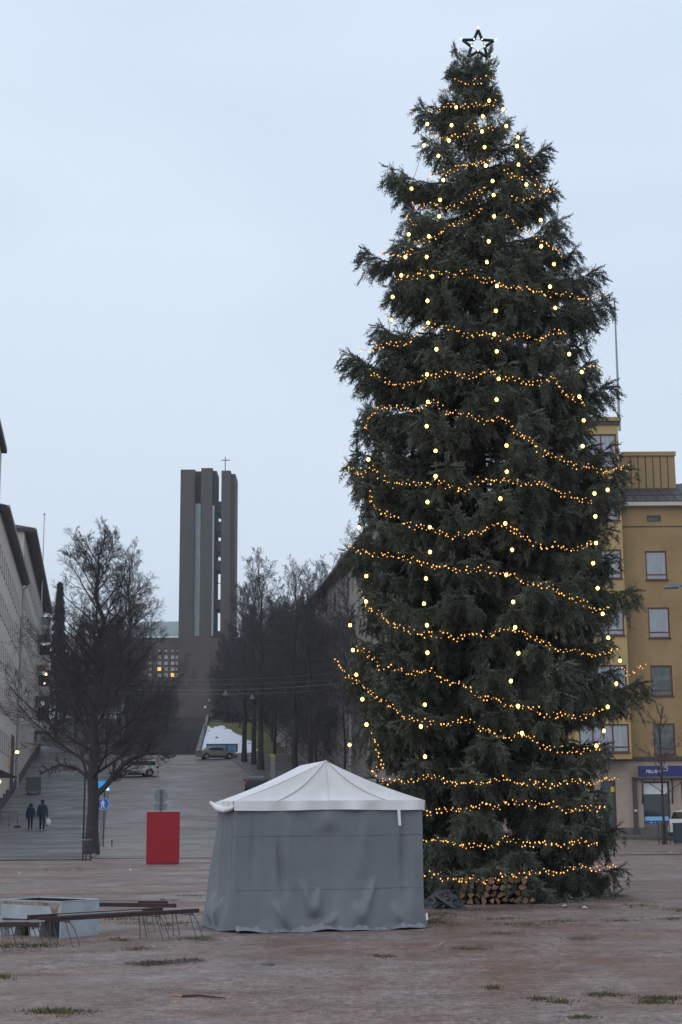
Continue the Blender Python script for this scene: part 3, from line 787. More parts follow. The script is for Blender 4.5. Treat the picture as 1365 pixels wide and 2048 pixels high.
# ================================================================== BARE TREES
def bare_tree_mesh(seed, H, r0, n_limb=22, limb_len=.42, up=.75, first=.22, lean=(0, 0), twig_r=.008, extra=None, dens=1.0):
    rnd = random.Random(seed); tr, cr = MB(), MB()
    def grow(start, d, length, rad, segs, wander, lift, n, mb, tip):
        pts = [Vector(start)]; rads = [rad]; d = Vector(d).normalized()
        for i in range(segs):
            d = (d + Vector((rnd.gauss(0, wander), rnd.gauss(0, wander), rnd.gauss(0, wander) + lift))).normalized()
            pts.append(pts[-1] + d * (length / segs)); rads.append(rad + (tip - rad) * (i + 1) / segs)
        mb.tube(pts, rads, n); return pts, rads
    def sample(pts, rads, t):
        u = t * (len(pts) - 1); i = min(int(u), len(pts) - 2); f = u - i
        return pts[i].lerp(pts[i + 1], f), (pts[i + 1] - pts[i]).normalized(), rads[i] + (rads[i + 1] - rads[i]) * f
    def side(d, ang):
        a = d.orthogonal().normalized(); b = d.cross(a); q = rnd.uniform(0, 6.283)
        return (d * math.cos(ang) + (a * math.cos(q) + b * math.sin(q)) * math.sin(ang)).normalized()
    def sub(pts, rads, length, level):
        if level == 1: cnt, l0, ang, rr = int(9 * dens), .42, .75, .5
        elif level == 2: cnt, l0, ang, rr = int(7 * dens), .48, .7, .5
        else: cnt, l0, ang, rr = int(5 * dens), .6, .65, .6
        for k in range(cnt):
            t = .18 + .80 * (k + rnd.random()) / cnt
            p, d, r = sample(pts, rads, t); ln = length * l0 * (1.15 - .6 * t) * rnd.uniform(.7, 1.25)
            nd = side(d, ang * rnd.uniform(.75, 1.25))
            lift = .10 if level < 2 else .03
            r_ = max(twig_r, r * rr)
            q, rq = grow(p, nd, ln, r_, 4 if level < 3 else 3, .10 if level < 3 else .14, lift, 4 if level == 1 else 3, cr, max(twig_r * .7, r_ * .35))
            if level < 3: sub(q, rq, ln, level + 1)
    tp = [Vector((0, 0, -.3)), Vector((0, 0, .05))]; rd = [r0 * 1.7, r0 * 1.35]
    n = 12
    for i in range(1, n + 1):
        t = i / n; tp.append(Vector((lean[0] * t * t * H + rnd.gauss(0, .012) * H * t, lean[1] * t * t * H + rnd.gauss(0, .012) * H * t, H * t))); rd.append(r0 * (1 - t) ** .8 + .02)
    tr.tube(tp, rd, 9)
    for k in range(n_limb):
        t = first + (.97 - first) * ((k + rnd.random() * .8) / n_limb) ** .9
        u = 1 + t * n; i = min(int(u), len(tp) - 2); p = tp[i].lerp(tp[i + 1], u - i); r = rd[i] * .34
        az = k * 2.4 + rnd.uniform(-.4, .4); el = up * (.55 + .75 * t)
        d = (math.cos(az) * math.cos(el), math.sin(az) * math.cos(el), math.sin(el))
        ln = H * limb_len * (1.1 - .78 * t) * rnd.uniform(.8, 1.15)
        q, rq = grow(p, d, ln, max(r, .025), 7, .09, .05, 5, cr, .012); sub(q, rq, ln, 1)
    if extra:
        for (z, pts, r) in extra:
            P0 = [Vector(p) for p in pts]; rads = [r + (.03 - r) * i / (len(P0) - 1) for i in range(len(P0))]
            cr.tube(P0, rads, 7); ln = sum((P0[i + 1] - P0[i]).length for i in range(len(P0) - 1)); sub(P0, rads, ln * .5, 1)
    return tr, cr
def bare_proto(seed, H, r0, tm, cm, **kw):
    tr, cr = bare_tree_mesh(seed, H, r0, **kw)
    return tr.mesh('trunk', tm, True), cr.mesh('crown', cm)
def plant(meshes, name, label, loc, rz=0, s=1.0, group=None):
    t = thing(name, label, 'tree', loc, rz, group); t.scale = (s, s, s)
    link('trunk', meshes[0], t); link('crown', meshes[1], t); return t
# the big lime by the signs, with its low arching limb towards the road
pm = on_ground(184, 64.5)
big = bare_proto(11, 12.9, .25, 'bark', 'twig', n_limb=46, limb_len=.40, up=.72, first=.18, twig_r=.0048, dens=1.35,
                 extra=[(2.4, [(0, 0, 2.3), (.55, -.1, 2.8), (1.05, -.2, 3.45), (1.6, -.3, 3.9), (2.2, -.3, 4.12), (2.8, -.3, 4.1), (3.2, -.3, 3.9)], .14),
                        (3.0, [(0, 0, 2.9), (-.7, .2, 3.5), (-1.5, .2, 3.7), (-2.3, .3, 3.3)], .08)])
plant(big, 'bare_tree', 'large bare leafless tree with a low arching limb, in front of the blue walking sign', pm)
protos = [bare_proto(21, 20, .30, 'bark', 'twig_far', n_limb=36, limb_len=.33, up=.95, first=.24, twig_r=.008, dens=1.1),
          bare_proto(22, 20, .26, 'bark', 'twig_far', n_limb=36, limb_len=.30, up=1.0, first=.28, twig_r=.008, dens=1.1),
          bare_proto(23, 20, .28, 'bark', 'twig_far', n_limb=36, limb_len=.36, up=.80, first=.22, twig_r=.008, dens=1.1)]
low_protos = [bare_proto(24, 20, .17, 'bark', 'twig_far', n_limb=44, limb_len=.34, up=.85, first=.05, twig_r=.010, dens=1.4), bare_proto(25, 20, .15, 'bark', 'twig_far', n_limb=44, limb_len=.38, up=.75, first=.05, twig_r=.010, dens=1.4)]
row_r = [(489, 170, 17.5, 'bare lime tree standing beside the silver saloon car'), (508, 166, 18.5, 'bare lime tree in the street row, second past the silver car'),
         (522, 158, 20, 'bare lime tree in the street row, thickest trunk past the silver car'), (590, 141, 18, 'bare lime tree behind the tent, left of its peak'),
         (622, 137, 17.5, 'bare lime tree directly behind the white tent peak'), (664, 150, 19, 'bare lime tree behind the tent in front of the grey building'),
         (716, 133, 20, 'bare lime tree half hidden by the left edge of the lit spruce')]
rr = random.Random(5)
for i, (px, Y, h, lab) in enumerate(row_r):
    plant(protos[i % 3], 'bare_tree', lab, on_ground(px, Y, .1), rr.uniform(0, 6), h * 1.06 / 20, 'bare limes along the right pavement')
back = [(255, 184, 24, 'a'), (150, 205, 15, 'a'), (215, 205, 16, 'a'), (300, 200, 8, 'a'), (335, 215, 7, 'a'), (175, 225, 16, 'a'), (270, 235, 9, 'a'), (120, 235, 13, 'a'), (345, 250, 6, 'a'), (235, 262, 14, 'a'), (190, 190, 15, 'a'), (312, 262, 6, 'a'), (205, 240, 15, 'a'), (285, 212, 8, 'a'), (240, 215, 16, 'a'), (325, 236, 7, 'a'),
        (450, 238, 13, 'b'), (480, 228, 15, 'b'), (510, 215, 17, 'b'), (545, 205, 18, 'b'), (575, 190, 18, 'b'), (605, 200, 17, 'b'), (640, 185, 18, 'b'), (530, 240, 15, 'b'), (565, 225, 16, 'b'), (600, 240, 14, 'b'), (635, 220, 16, 'b'), (660, 200, 16, 'b'), (500, 255, 14, 'b'), (470, 260, 12, 'b'), (550, 180, 17, 'b'), (690, 180, 17, 'b'), (618, 168, 17, 'b'), (648, 160, 17, 'b'), (676, 148, 17, 'b'), (700, 142, 17, 'b'), (634, 147, 15, 'b'), (690, 128, 14, 'b')]
for i, (px, Y, h, s) in enumerate(back):
    lab = 'bare tree on the dark wooded slope left of the church steps' if s == 'a' else 'bare tree on the wooded slope right of the church steps'
    if i == 0: lab = 'tallest bare tree behind the white car, left of the church tower'
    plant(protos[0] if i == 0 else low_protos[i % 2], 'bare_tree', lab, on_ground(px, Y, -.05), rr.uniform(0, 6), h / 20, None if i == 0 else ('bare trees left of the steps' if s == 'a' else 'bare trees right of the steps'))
# birch trunk beside the spruce
bp = bare_proto(31, 15, .15, 'birch', 'twig_far', n_limb=20, limb_len=.25, up=1.0, first=.35, twig_r=.012)
plant(bp, 'birch_tree', 'white barked birch trunk between the tent and the spruce, in the tree row', on_ground(702, 120, .1))
# young street tree with a guard in front of the shop
yt = bare_proto(41, 6.6, .05, 'bark', 'twig', n_limb=12, limb_len=.36, up=.75, first=.30, twig_r=.006, dens=.62)
py_ = atz(1330, 1689, 0); 
ytree = plant(yt, 'young_tree', 'young bare street tree in a metal guard before the shop window', (py_.x, py_.y, 0))
gd = thing('tree_guard', 'dark metal guard around the young tree before the shop', 'guard', (py_.x, py_.y, 0))
for k in range(8):
    a = k * math.pi / 4 + .2; q = MB(); q.box(-.03, .03, -.012, .012, 0, 1.15, M=Matrix.Translation((.28 * math.cos(a), .28 * math.sin(a), 0)) @ Matrix.Rotation(a + math.pi / 2, 4, 'Z')); q.build('bar', 'pole_dark', gd)
for z in (.25, 1.08):
    q = MB(); q.tube([(.265 * math.cos(k * math.pi / 8), .265 * math.sin(k * math.pi / 8), z) for k in range(16)], .016, 5, closed=True); q.build('ring', 'pole_dark', gd)

# background conifers
def far_spruce(seed, H, Rb):
    rnd = np.random.RandomState(seed); n = 7000
    t = rnd.rand(n) ** .75; r = Rb * (1 - t) * (.35 + .65 * np.sqrt(rnd.rand(n))) * (.78 + .22 * np.sin(t * H * 5)) + .05
    a = rnd.rand(n) * 6.283; c = np.stack([r * np.cos(a), r * np.sin(a), .03 * H + t * H * .97 - .12 * r], -1)
    o = np.stack([np.cos(a), np.sin(a), -.5 * np.ones(n)], -1) * (.35 + .2 * rnd.rand(n))[:, None]
    s = np.stack([-np.sin(a), np.cos(a), .4 * rnd.randn(n)], -1) * .13
    V = np.stack([c - s, c + s, c + o], 1).reshape(-1, 3); F = np.arange(3 * n).reshape(n, 3)
    return np_mesh('crown', V, F, ['needle_far'])
def conifer(px, Y, h, rb, lab, name='spruce_tree', seed=1):
    p = on_ground(px, Y, -.1); t = thing(name, lab, 'tree', p)
    q = MB(); q.tube([(0, 0, -.2), (0, 0, h * .9)], [.22, .03], 7); q.build('trunk', 'bark', t); link('crown', far_spruce(seed, h, rb), t)
zt = at(112, 1163, 212).z; conifer(112, 212, zt - tz(-38, 212), 2.7, 'dark narrow spruce rising beside the balconies of the far block', seed=2)
conifer(452, 246, 7.5, 3.0, 'dark evergreen beside the lamp posts at the top of the snow bank', seed=3)
conifer(478, 240, 6.5, 2.8, 'dark evergreen behind the first bare street tree', seed=4)
conifer(150, 250, 10, 3.5, 'dark evergreen on the slope behind the large bare tree', seed=5)
conifer(610, 232, 9, 3.2, 'dark evergreen on the slope behind the tent', seed=6)

# ================================================================== STREET THINGS
# red cabinet
a, c = atz(293.5, 1729, 0), atz(358, 1728, 0); top = at(293.5, 1624, a.y).z
rc = thing('red_cabinet', 'plain upright red box standing on the square before the street', 'cabinet', ((a.x + c.x) / 2, a.y, 0), R(2)); hw = (c - a).length / 2
def bev_box(x0, x1, y0, y1, z0, z1, b=.02):
    me_mb = MB(); me_mb.prism([(x0 + b, y0, z0), (x1 - b, y0, z0), (x1, y0 + b, z0), (x1, y1 - b, z0), (x1 - b, y1, z0), (x0 + b, y1, z0), (x0, y1 - b, z0), (x0, y0 + b, z0)], (0, 0, z1 - z0)); return me_mb
bev_box(-hw, hw, 0, .42, .03, top - .012, .012).build('body', 'red_paint', rc)
bev_box(-hw + .03, hw - .03, .02, .40, 0, .03).build('base', 'pole_dark', rc)
bev_box(-hw - .008, hw + .008, -.008, .43, top - .012, top, .012).build('lid', 'red_paint', rc)

# traffic sign seen from behind
YS = a.y + 1.2; p = at(322, 1592, YS); zc = p.z; rad = 14 / 3050 * YS
ts = thing('traffic_sign', 'grey back of a round traffic sign with a plate below, behind the red box', 'sign', (p.x, YS, 0))
q = MB(); q.tube([(0, .02, 0), (0, .02, zc + rad * .9)], .03, 8); q.build('pole', 'pole_grey', ts)
def disc(mb, c, r, th, n=28, mi=0):
    mb.prism([(c[0] + r * math.cos(6.2832 * k / n), c[1], c[2] + r * math.sin(6.2832 * k / n)) for k in range(n)], (0, th, 0), mi)
q = MB(); disc(q, (0, .055, zc), rad, .012); q.build('panel', 'galv', ts)
q = MB(); q.box(-rad * .9, rad * .9, .055, .067, zc - rad * 1.95, zc - rad * 1.03); q.build('plate', 'galv', ts)
for zz in (zc + rad * .4, zc - rad * .5, zc - rad * 1.7):
    q = MB(); q.box(-.05, .05, -.015, .054, zz - .015, zz + .015); q.build('clamp', 'pole_grey', ts)

# blue walking sign + lit crossing sign on one pole
base = atz(210, 1697, 0.02); Yp = base.y; s1 = at(207.5, 1608, Yp); rad = 11.5 / 3050 * Yp
sg = thing('traffic_sign', 'round blue walking path sign under a lit blue crossing sign, on a dark pole', 'sign', (s1.x, Yp, .02))
zc = s1.z - .02; z2 = at(205, 1572, Yp).z - .02
q = MB(); q.tube([(.03, .04, 0), (.03, .04, z2 + .3)], .032, 8); q.build('pole', 'pole_dark', sg)
q = MB(); disc(q, (0, -.01, zc), rad, .02); pn = q.build('round_panel', 'sign_blue', sg)
q = MB(); q.tube([(rad * .96 * math.cos(6.2832 * k / 28), -.016, zc + rad * .96 * math.sin(6.2832 * k / 28)) for k in range(28)], .011, 4, closed=True); q.build('border', 'white', pn)
q = MB()
def figure(q, x, z, s, y=-.02):
    disc(q, (x, y, z + .34 * s), .055 * s, .006, 10)
    f = lambda l: q.prism([(x + u * s, y, z + v * s) for u, v in l], (0, .006, 0))
    f([(-.09, .02), (.09, .02), (.11, .27), (-.09, .27)]); f([(-.09, .02), (-.16, -.36), (-.08, -.36), (.0, .02)]); f([(0, .02), (.09, -.36), (.17, -.36), (.09, .02)])
    f([(-.09, .26), (-.2, .02), (-.15, 0), (-.06, .2)]); f([(.08, .26), (.2, .05), (.15, .02), (.06, .2)])
figure(q, -rad * .12, zc, rad * 2.0); q.build('walker_symbol', 'white', pn)
q = MB(); q.box(-.28, .3, -.05, .02, z2 - .24, z2 + .24); lb = q.build('lit_panel', 'sign_lit', sg)
q = MB(); q.prism([(-.02, -.056, z2 - .20), (.28, -.056, z2 - .20), (.14, -.056, z2 + .10)], (0, .005, 0)); q.build('triangle', 'sign_lit_white', lb)
q = MB(); q.tube([(.25, .05, 0), (.25, .05, .35)], .03, 6).ball((.25, .05, .36), .05)
o = thing('bollard', 'short dark post beside the sign pole', 'bollard', at(224, 1700, Yp + .3) * 1.0); o.location.z = .02; q.v = [(x - .25, y - .05, z) for x, y, z in q.v]; q.build('post', 'pole_dark', o)

# dark post left of the big tree
pb = atz(167, 1692, 0.0); po = thing('street_post', 'slim dark metal post beside the large bare tree trunk', 'post', pb)
ht = at(165, 1530, pb.y).z
q = MB(); q.tube([(0, 0, 0), (0, 0, ht)], [.055, .045], 8); q.build('pole', 'pole_dark', po)
q = MB(); q.tube([(0, 0, 0), (0, 0, .5)], .08, 8); q.build('base', 'pole_dark', po)
q = MB(); q.ball((0, 0, ht), .06); q.build('cap', 'pole_dark', po)
# litter bin on three legs
lb0 = atz(173, 1722, 0); k = lb0.y / 3050
lbn = thing('litter_bin', 'dark litter bin on three red legs before the large bare tree', 'bin', lb0)
for dx, dy in ((-8 * k, .1), (0, -.12), (8 * k, .08)):
    q = MB(); q.tube([(dx, dy, 0), (dx * .95, dy, .42)], .028, 6); q.build('leg', 'bin_red', lbn)
q = MB(); q.tube([(0, 0, .26), (0, 0, .30), (0, 0, .7), (0, 0, .735)], [.14, .165, .17, .165], 14); q.build('body', 'pole_dark', lbn)
q = MB(); q.tube([(.175 * math.cos(i * .3927), .175 * math.sin(i * .3927), .74) for i in range(16)], .014, 5, closed=True); q.build('rim', 'galv', lbn)

# notice board by the snow
n0 = at(413, 1503, 184); n1 = at(476, 1489, 184); gz = tz(n0.x, 184)
nb = thing('notice_board', 'three panel blue notice board in front of the snow bank', 'notice board', ((n0.x + n1.x) / 2, 184, gz)); hw = (n1.x - n0.x) / 2
z0, z1 = n0.z - gz, n1.z - gz
q = MB(); q.box(-hw, hw, .02, .12, z0 - .05, z1 + .1); fr = q.build('frame', 'notice_frame', nb)
for k in range(3):
    xa = -hw + .12 + k * (2 * hw - .1) / 3; q = MB(); q.box(xa, xa + (2 * hw - .1) / 3 - .18, -.01, .018, z0 + .08, z1 - .08); q.build('panel', 'notice_blue', nb)
for sx in (-hw + .2, hw - .2):
    q = MB(); q.tube([(sx, .07, 0), (sx, .07, z0)], .05, 6); q.build('leg', 'notice_frame', nb)
# lamp posts on the hill
for px, Y, yt_, lab in ((410, 214, 1416, 'shorter dark lamp post on the snow bank beside the church steps'), (418, 240, 1403, 'taller dark lamp post at the top of the snow bank')):
    g = on_ground(px, Y); h = at(px, yt_, Y).z - g.z; lp = thing('lamp_post', lab, 'lamp post', g)
    q = MB(); q.tube([(0, 0, -.2), (0, 0, h)], [.08, .05], 6); q.build('pole', 'pole_dark', lp); q = MB(); q.ball((0, 0, h + .12), .2, n=10); q.build('globe', 'white', lp)
# bollard light with yellow top beside the tree row
g = on_ground(546, 146, .13); sp = thing('marker_post', 'pale marker post with a yellow top beside the tent roof', 'post', g)
q = MB(); q.box(-.22, .22, -.1, .1, 0, 2.1); q.build('body', 'cable_grey', sp); q = MB(); q.box(-.23, .23, -.11, .11, 2.11, 2.35); q.build('top', 'yellow_sign', sp)
# street lamp at the right edge
Yl = 55.0; a = at(1361, 1172, Yl); h = a.z
sl = thing('street_lamp', 'grey street lamp with one flat arm before the yellow house', 'street lamp', (a.x + .12, Yl, 0))
q = MB(); q.tube([(0, 0, 0), (0, 0, 1.2), (0, 0, h + .05)], [.10, .085, .06], 8); q.build('pole', 'pole_grey', sl)
q = MB(); q.tube([(0, 0, h), (-.25, 0, h + .03)], .03, 6); q.build('arm', 'pole_grey', sl)
q = MB(); q.prism([(-.16, -.13, h - .03), (-.16, -.13, h + .06), (-.35, -.13, h + .10), (-.62, -.13, h + .02), (-.72, -.13, h - .08), (-.16, -.13, h - .05)], (0, .26, 0)); hd = q.build('head', 'galv', sl)
q = MB(); q.box(-.66, -.2, -.1, .1, h - .10, h - .08); q.build('lens', 'galv', hd)
# blue bin at the right edge
bb = atz(1362, 1688, 0); bn = thing('waste_bin', 'dark blue bin beside the young tree guard', 'bin', bb)
q = MB(); q.prism([(-.3, -.25, .04), (.3, -.25, .04), (.3, .25, .04), (-.3, .25, .04)], (0, 0, .92)); q.build('body', 'bin_blue', bn)
q = MB(); q.box(-.32, .32, -.28, .27, .965, 1.03); q.build('lid', 'bin_blue', bn)
for sx in (-.24, .24):
    q = MB(); q.tube([(sx - .02, .2, .08), (sx + .04, .2, .08)], .08, 8); q.build('wheel', 'tyre', bn)
# overhead lamp wires across the hill street
def wires():
    Y = 122.0
    for k, (pa, pb_, lamp, lab) in enumerate((((150, 1372, Y), (690, 1366, Y + 2), (452, 1378), 'street lamp hung on a wire over the hill road, nearer the church tower'),
                                              ((130, 1380, Y + 8), (720, 1376, Y + 8), (505, 1387), 'street lamp hung on a wire over the hill road, nearer the bare limes'))):
        a, c = at(*pa), at(*pb_); l = at(lamp[0], lamp[1], (pa[2] + pb_[2]) / 2)
        o = thing('hanging_lamp', lab, 'street lamp', (l.x, l.y, l.z))
        q = MB(); ts_ = [i / 24 for i in range(25)]; u0 = (l.x - a.x) / (c.x - a.x)
        pts = [a.lerp(c, t) - Vector((0, 0, .45 * (4 * t * (1 - t)))) for t in ts_]
        top_ = a.lerp(c, u0) - Vector((0, 0, .45 * 4 * u0 * (1 - u0)))
        q.tube([p - o.location for p in pts], .014, 4); q.build('wire', 'cable_grey', o)
        pts2 = [a.lerp(c, t) + Vector((0, 0, .9 - 1.5 * 4 * t * (1 - t) * .35)) for t in ts_]
        q = MB(); q.tube([p - o.location for p in pts2], .008, 4); q.build('guy_wire', 'cable_grey', o)
        zt_ = top_.z - l.z
        q = MB(); q.tube([(0, 0, zt_), (0, 0, zt_ - .16)], .04, 6); q.build('hanger', 'pole_grey', o)
        q = MB(); q.tube([(0, 0, zt_ - .1), (0, 0, zt_ - .25), (0, 0, zt_ - .45), (0, 0, zt_ - .5)], [.07, .16, .27, .25], 12); q.build('shade', 'pole_grey', o)
wires()

# ================================================================== CARS
def car(name, label, loc, rz, paint, kind, group=None):
    c = thing(name, label, 'car', loc, rz, group)
    if kind == 'suv':
        Ln, W, wb, wr = 4.55, 1.84, 2.66, .36
        st = [(-2.27, .45, .95, .95, .80), (-2.20, .32, 1.08, 1.12, .86), (-1.95, .26, 1.08, 1.60, .90), (-1.5, .24, 1.07, 1.68, .92), (-.5, .22, 1.05, 1.70, .92), (.3, .22, 1.03, 1.62, .92), (.72, .22, 1.02, 1.36, .92), (1.12, .22, 1.02, 1.04, .92), (1.7, .24, .96, .98, .90), (2.1, .28, .86, .88, .84), (2.27, .42, .70, .72, .70)]
    else:
        Ln, W, wb, wr = 4.5, 1.78, 2.65, .32
        st = [(-2.24, .42, .90, .92, .76), (-2.15, .30, .98, 1.02, .84), (-1.55, .22, .98, 1.06, .88), (-1.05, .2, .95, 1.34, .89), (-.5, .2, .94, 1.43, .89), (.2, .2, .92, 1.42, .89), (.62, .2, .92, 1.22, .89), (1.1, .2, .90, .94, .89), (1.7, .22, .82, .84, .86), (2.1, .26, .70, .72, .80), (2.24, .40, .58, .60, .68)]
    q = MB(); rings = []
    for (x, zb, zbelt, zr, hw) in st:
        rw = hw * (.80 if zr > zbelt + .2 else .90); zm = (zb + zbelt) / 2
        r = [(x, -hw * .92, zb), (x, -hw, zm), (x, -hw * .97, zbelt), (x, -rw, zr - .04 * (zr > zbelt + .1)), (x, -rw * .6, zr + .005), (x, rw * .6, zr + .005), (x, rw, zr - .04 * (zr > zbelt + .1)), (x, hw * .97, zbelt), (x, hw, zm), (x, hw * .92, zb)]
        rings.append(r)
    n = len(rings[0]); b = 0
    for r in rings: q.v += r
    for i in range(len(rings) - 1):
        for j in range(n):
            j2 = (j + 1) % n; q.f.append((i * n + j, i * n + j2, (i + 1) * n + j2, (i + 1) * n + j)); q.m.append(0)
    q.f.append(tuple(range(n))); q.m.append(0); q.f.append(tuple((len(rings) - 1) * n + j for j in reversed(range(n)))); q.m.append(0)
    body = q.build('body', paint, c, smooth=False)
    # glass
    cab = [i for i, s in enumerate(st) if s[3] > s[2] + .2]
    for s in (1, -1):
        g = MB(); idx = list(range(cab[0], cab[-1] + 1)); lo, hi = [], []
        for i in idx:
            x, zb, zbelt, zr, hw = st[i]; a0 = Vector((x, s * hw * .97, zbelt)); a1 = Vector((x, s * hw * .80, zr - .04))
            lo.append(a0.lerp(a1, .08) + Vector((0, s * .012, 0))); hi.append(a0.lerp(a1, .82) + Vector((0, s * .012, 0)))
        x, zb, zbelt, zr, hw = st[cab[-1] + 1]; lo.append(Vector((x - .12, s * hw * .95 + s * .012, zbelt + .02))); hi.append(lo[-1] + Vector((-.02, 0, .03)))
        for i in range(len(lo) - 1):
            f = [lo[i], lo[i + 1], hi[i + 1], hi[i]]; g.poly(f if s < 0 else f[::-1])
        g.build('side_window', 'car_glass', c)
    def cross(i0, i1, t0, t1, nm):
        A, Bs = st[i0], st[i1]; g = MB(); pts = []
        for t in (t0, t1):
            x = A[0] + (Bs[0] - A[0]) * t; z = A[3] + (Bs[3] - A[3]) * t + .022; hw = (A[4] * (.80 if A[3] > A[2] + .2 else .9)) * .92
            pts.append((x, hw, z))
        g.poly([(pts[0][0], -pts[0][1], pts[0][2]), (pts[0][0], pts[0][1], pts[0][2]), (pts[1][0], pts[1][1], pts[1][2]), (pts[1][0], -pts[1][1], pts[1][2])]); g.build(nm, 'car_glass', c)
    k = cab[-1]; cross(k, k + 1, .02, .9, 'windscreen'); cross(k - 1, k, .2, .98, 'windscreen'); k = cab[0]; cross(k, k - 1, .12, .85, 'rear_window')
    for x in (-wb / 2 - .02, wb / 2):
        for s in (1, -1):
            y = s * (W / 2 - .10)
            g = MB(); g.tube([(x, y - .11, wr), (x, y - .10, wr), (x, y + .10, wr), (x, y + .125, wr)], [wr * .85, wr, wr, wr * .8], 18); wh = g.build('wheel', 'tyre', c)
            g = MB(); g.tube([(x, y + s * .10, wr), (x, y + s * .135, wr)], wr * .62, 12); g.build('rim', 'rim', wh)
            g = MB(); arc = [(x + (wr + .07) * math.cos(t * math.pi / 10), s * (W / 2 + .004), wr + (wr + .07) * math.sin(t * math.pi / 10)) for t in range(11)]
            g.prism(arc, (0, -s * .02, 0)); g.build('wheel_arch', 'car_trim', c)
    g = MB(); g.box(-wb / 2 + wr + .12, wb / 2 - wr - .12, -W / 2 - .006, W / 2 + .006, .20, .36); g.build('sill', 'car_trim', c)
    g = MB(); g.box(-Ln / 2 - .03, -Ln / 2 + .15, -W / 2 * .86, W / 2 * .86, .30, .52); g.build('bumper', 'car_trim' if kind == 'suv' else paint, c)
    g = MB(); g.box(Ln / 2 - .2, Ln / 2 + .04, -W / 2 * .80, W / 2 * .80, .26, .44); g.build('bumper', 'car_trim', c)
    for s in (1, -1):
        g = MB(); z = st[1][2]; g.box(-Ln / 2 - .01, -Ln / 2 + .28, s * W / 2 * .93 - .13, s * W / 2 * .93 + .03, z - .26, z - .04); g.build('tail_light', 'tail_red', c)
        g = MB(); z = st[-2][2]; g.box(Ln / 2 - .30, Ln / 2 - .03, s * W / 2 * .82 - .18, s * W / 2 * .82 + .06, z - .20, z - .06); g.build('headlight', 'headlight', c)
        g = MB(); x = st[cab[-1] + 1][0] - .35; g.box(x - .07, x + .07, s * W / 2 * .97, s * W / 2 * .97 + s * .18, st[5][2] + .02, st[5][2] + .17); g.build('mirror', paint, c)
    return c
g = on_ground(268, 152, .02); car('parked_car', 'white sport utility car on the hill road beyond the large bare tree', g, R(180 + 22), 'car_white', 'suv')
g = on_ground(434, 176, .02); car('parked_car', 'silver saloon car parked across the top of the road by the notice board', g, R(16), 'car_silver', 'saloon')
g = on_ground(512, 133, .02); car('parked_car', 'dark car on the hill road almost hidden behind the white tent roof', g, R(95), 'car_dark', 'saloon')
g = atz(1386, 1684, 0); car('parked_car', 'white car with a red tail light beside the blue bin and shop', (g.x + 1.1, 82, 0), R(14), 'car_white', 'suv')

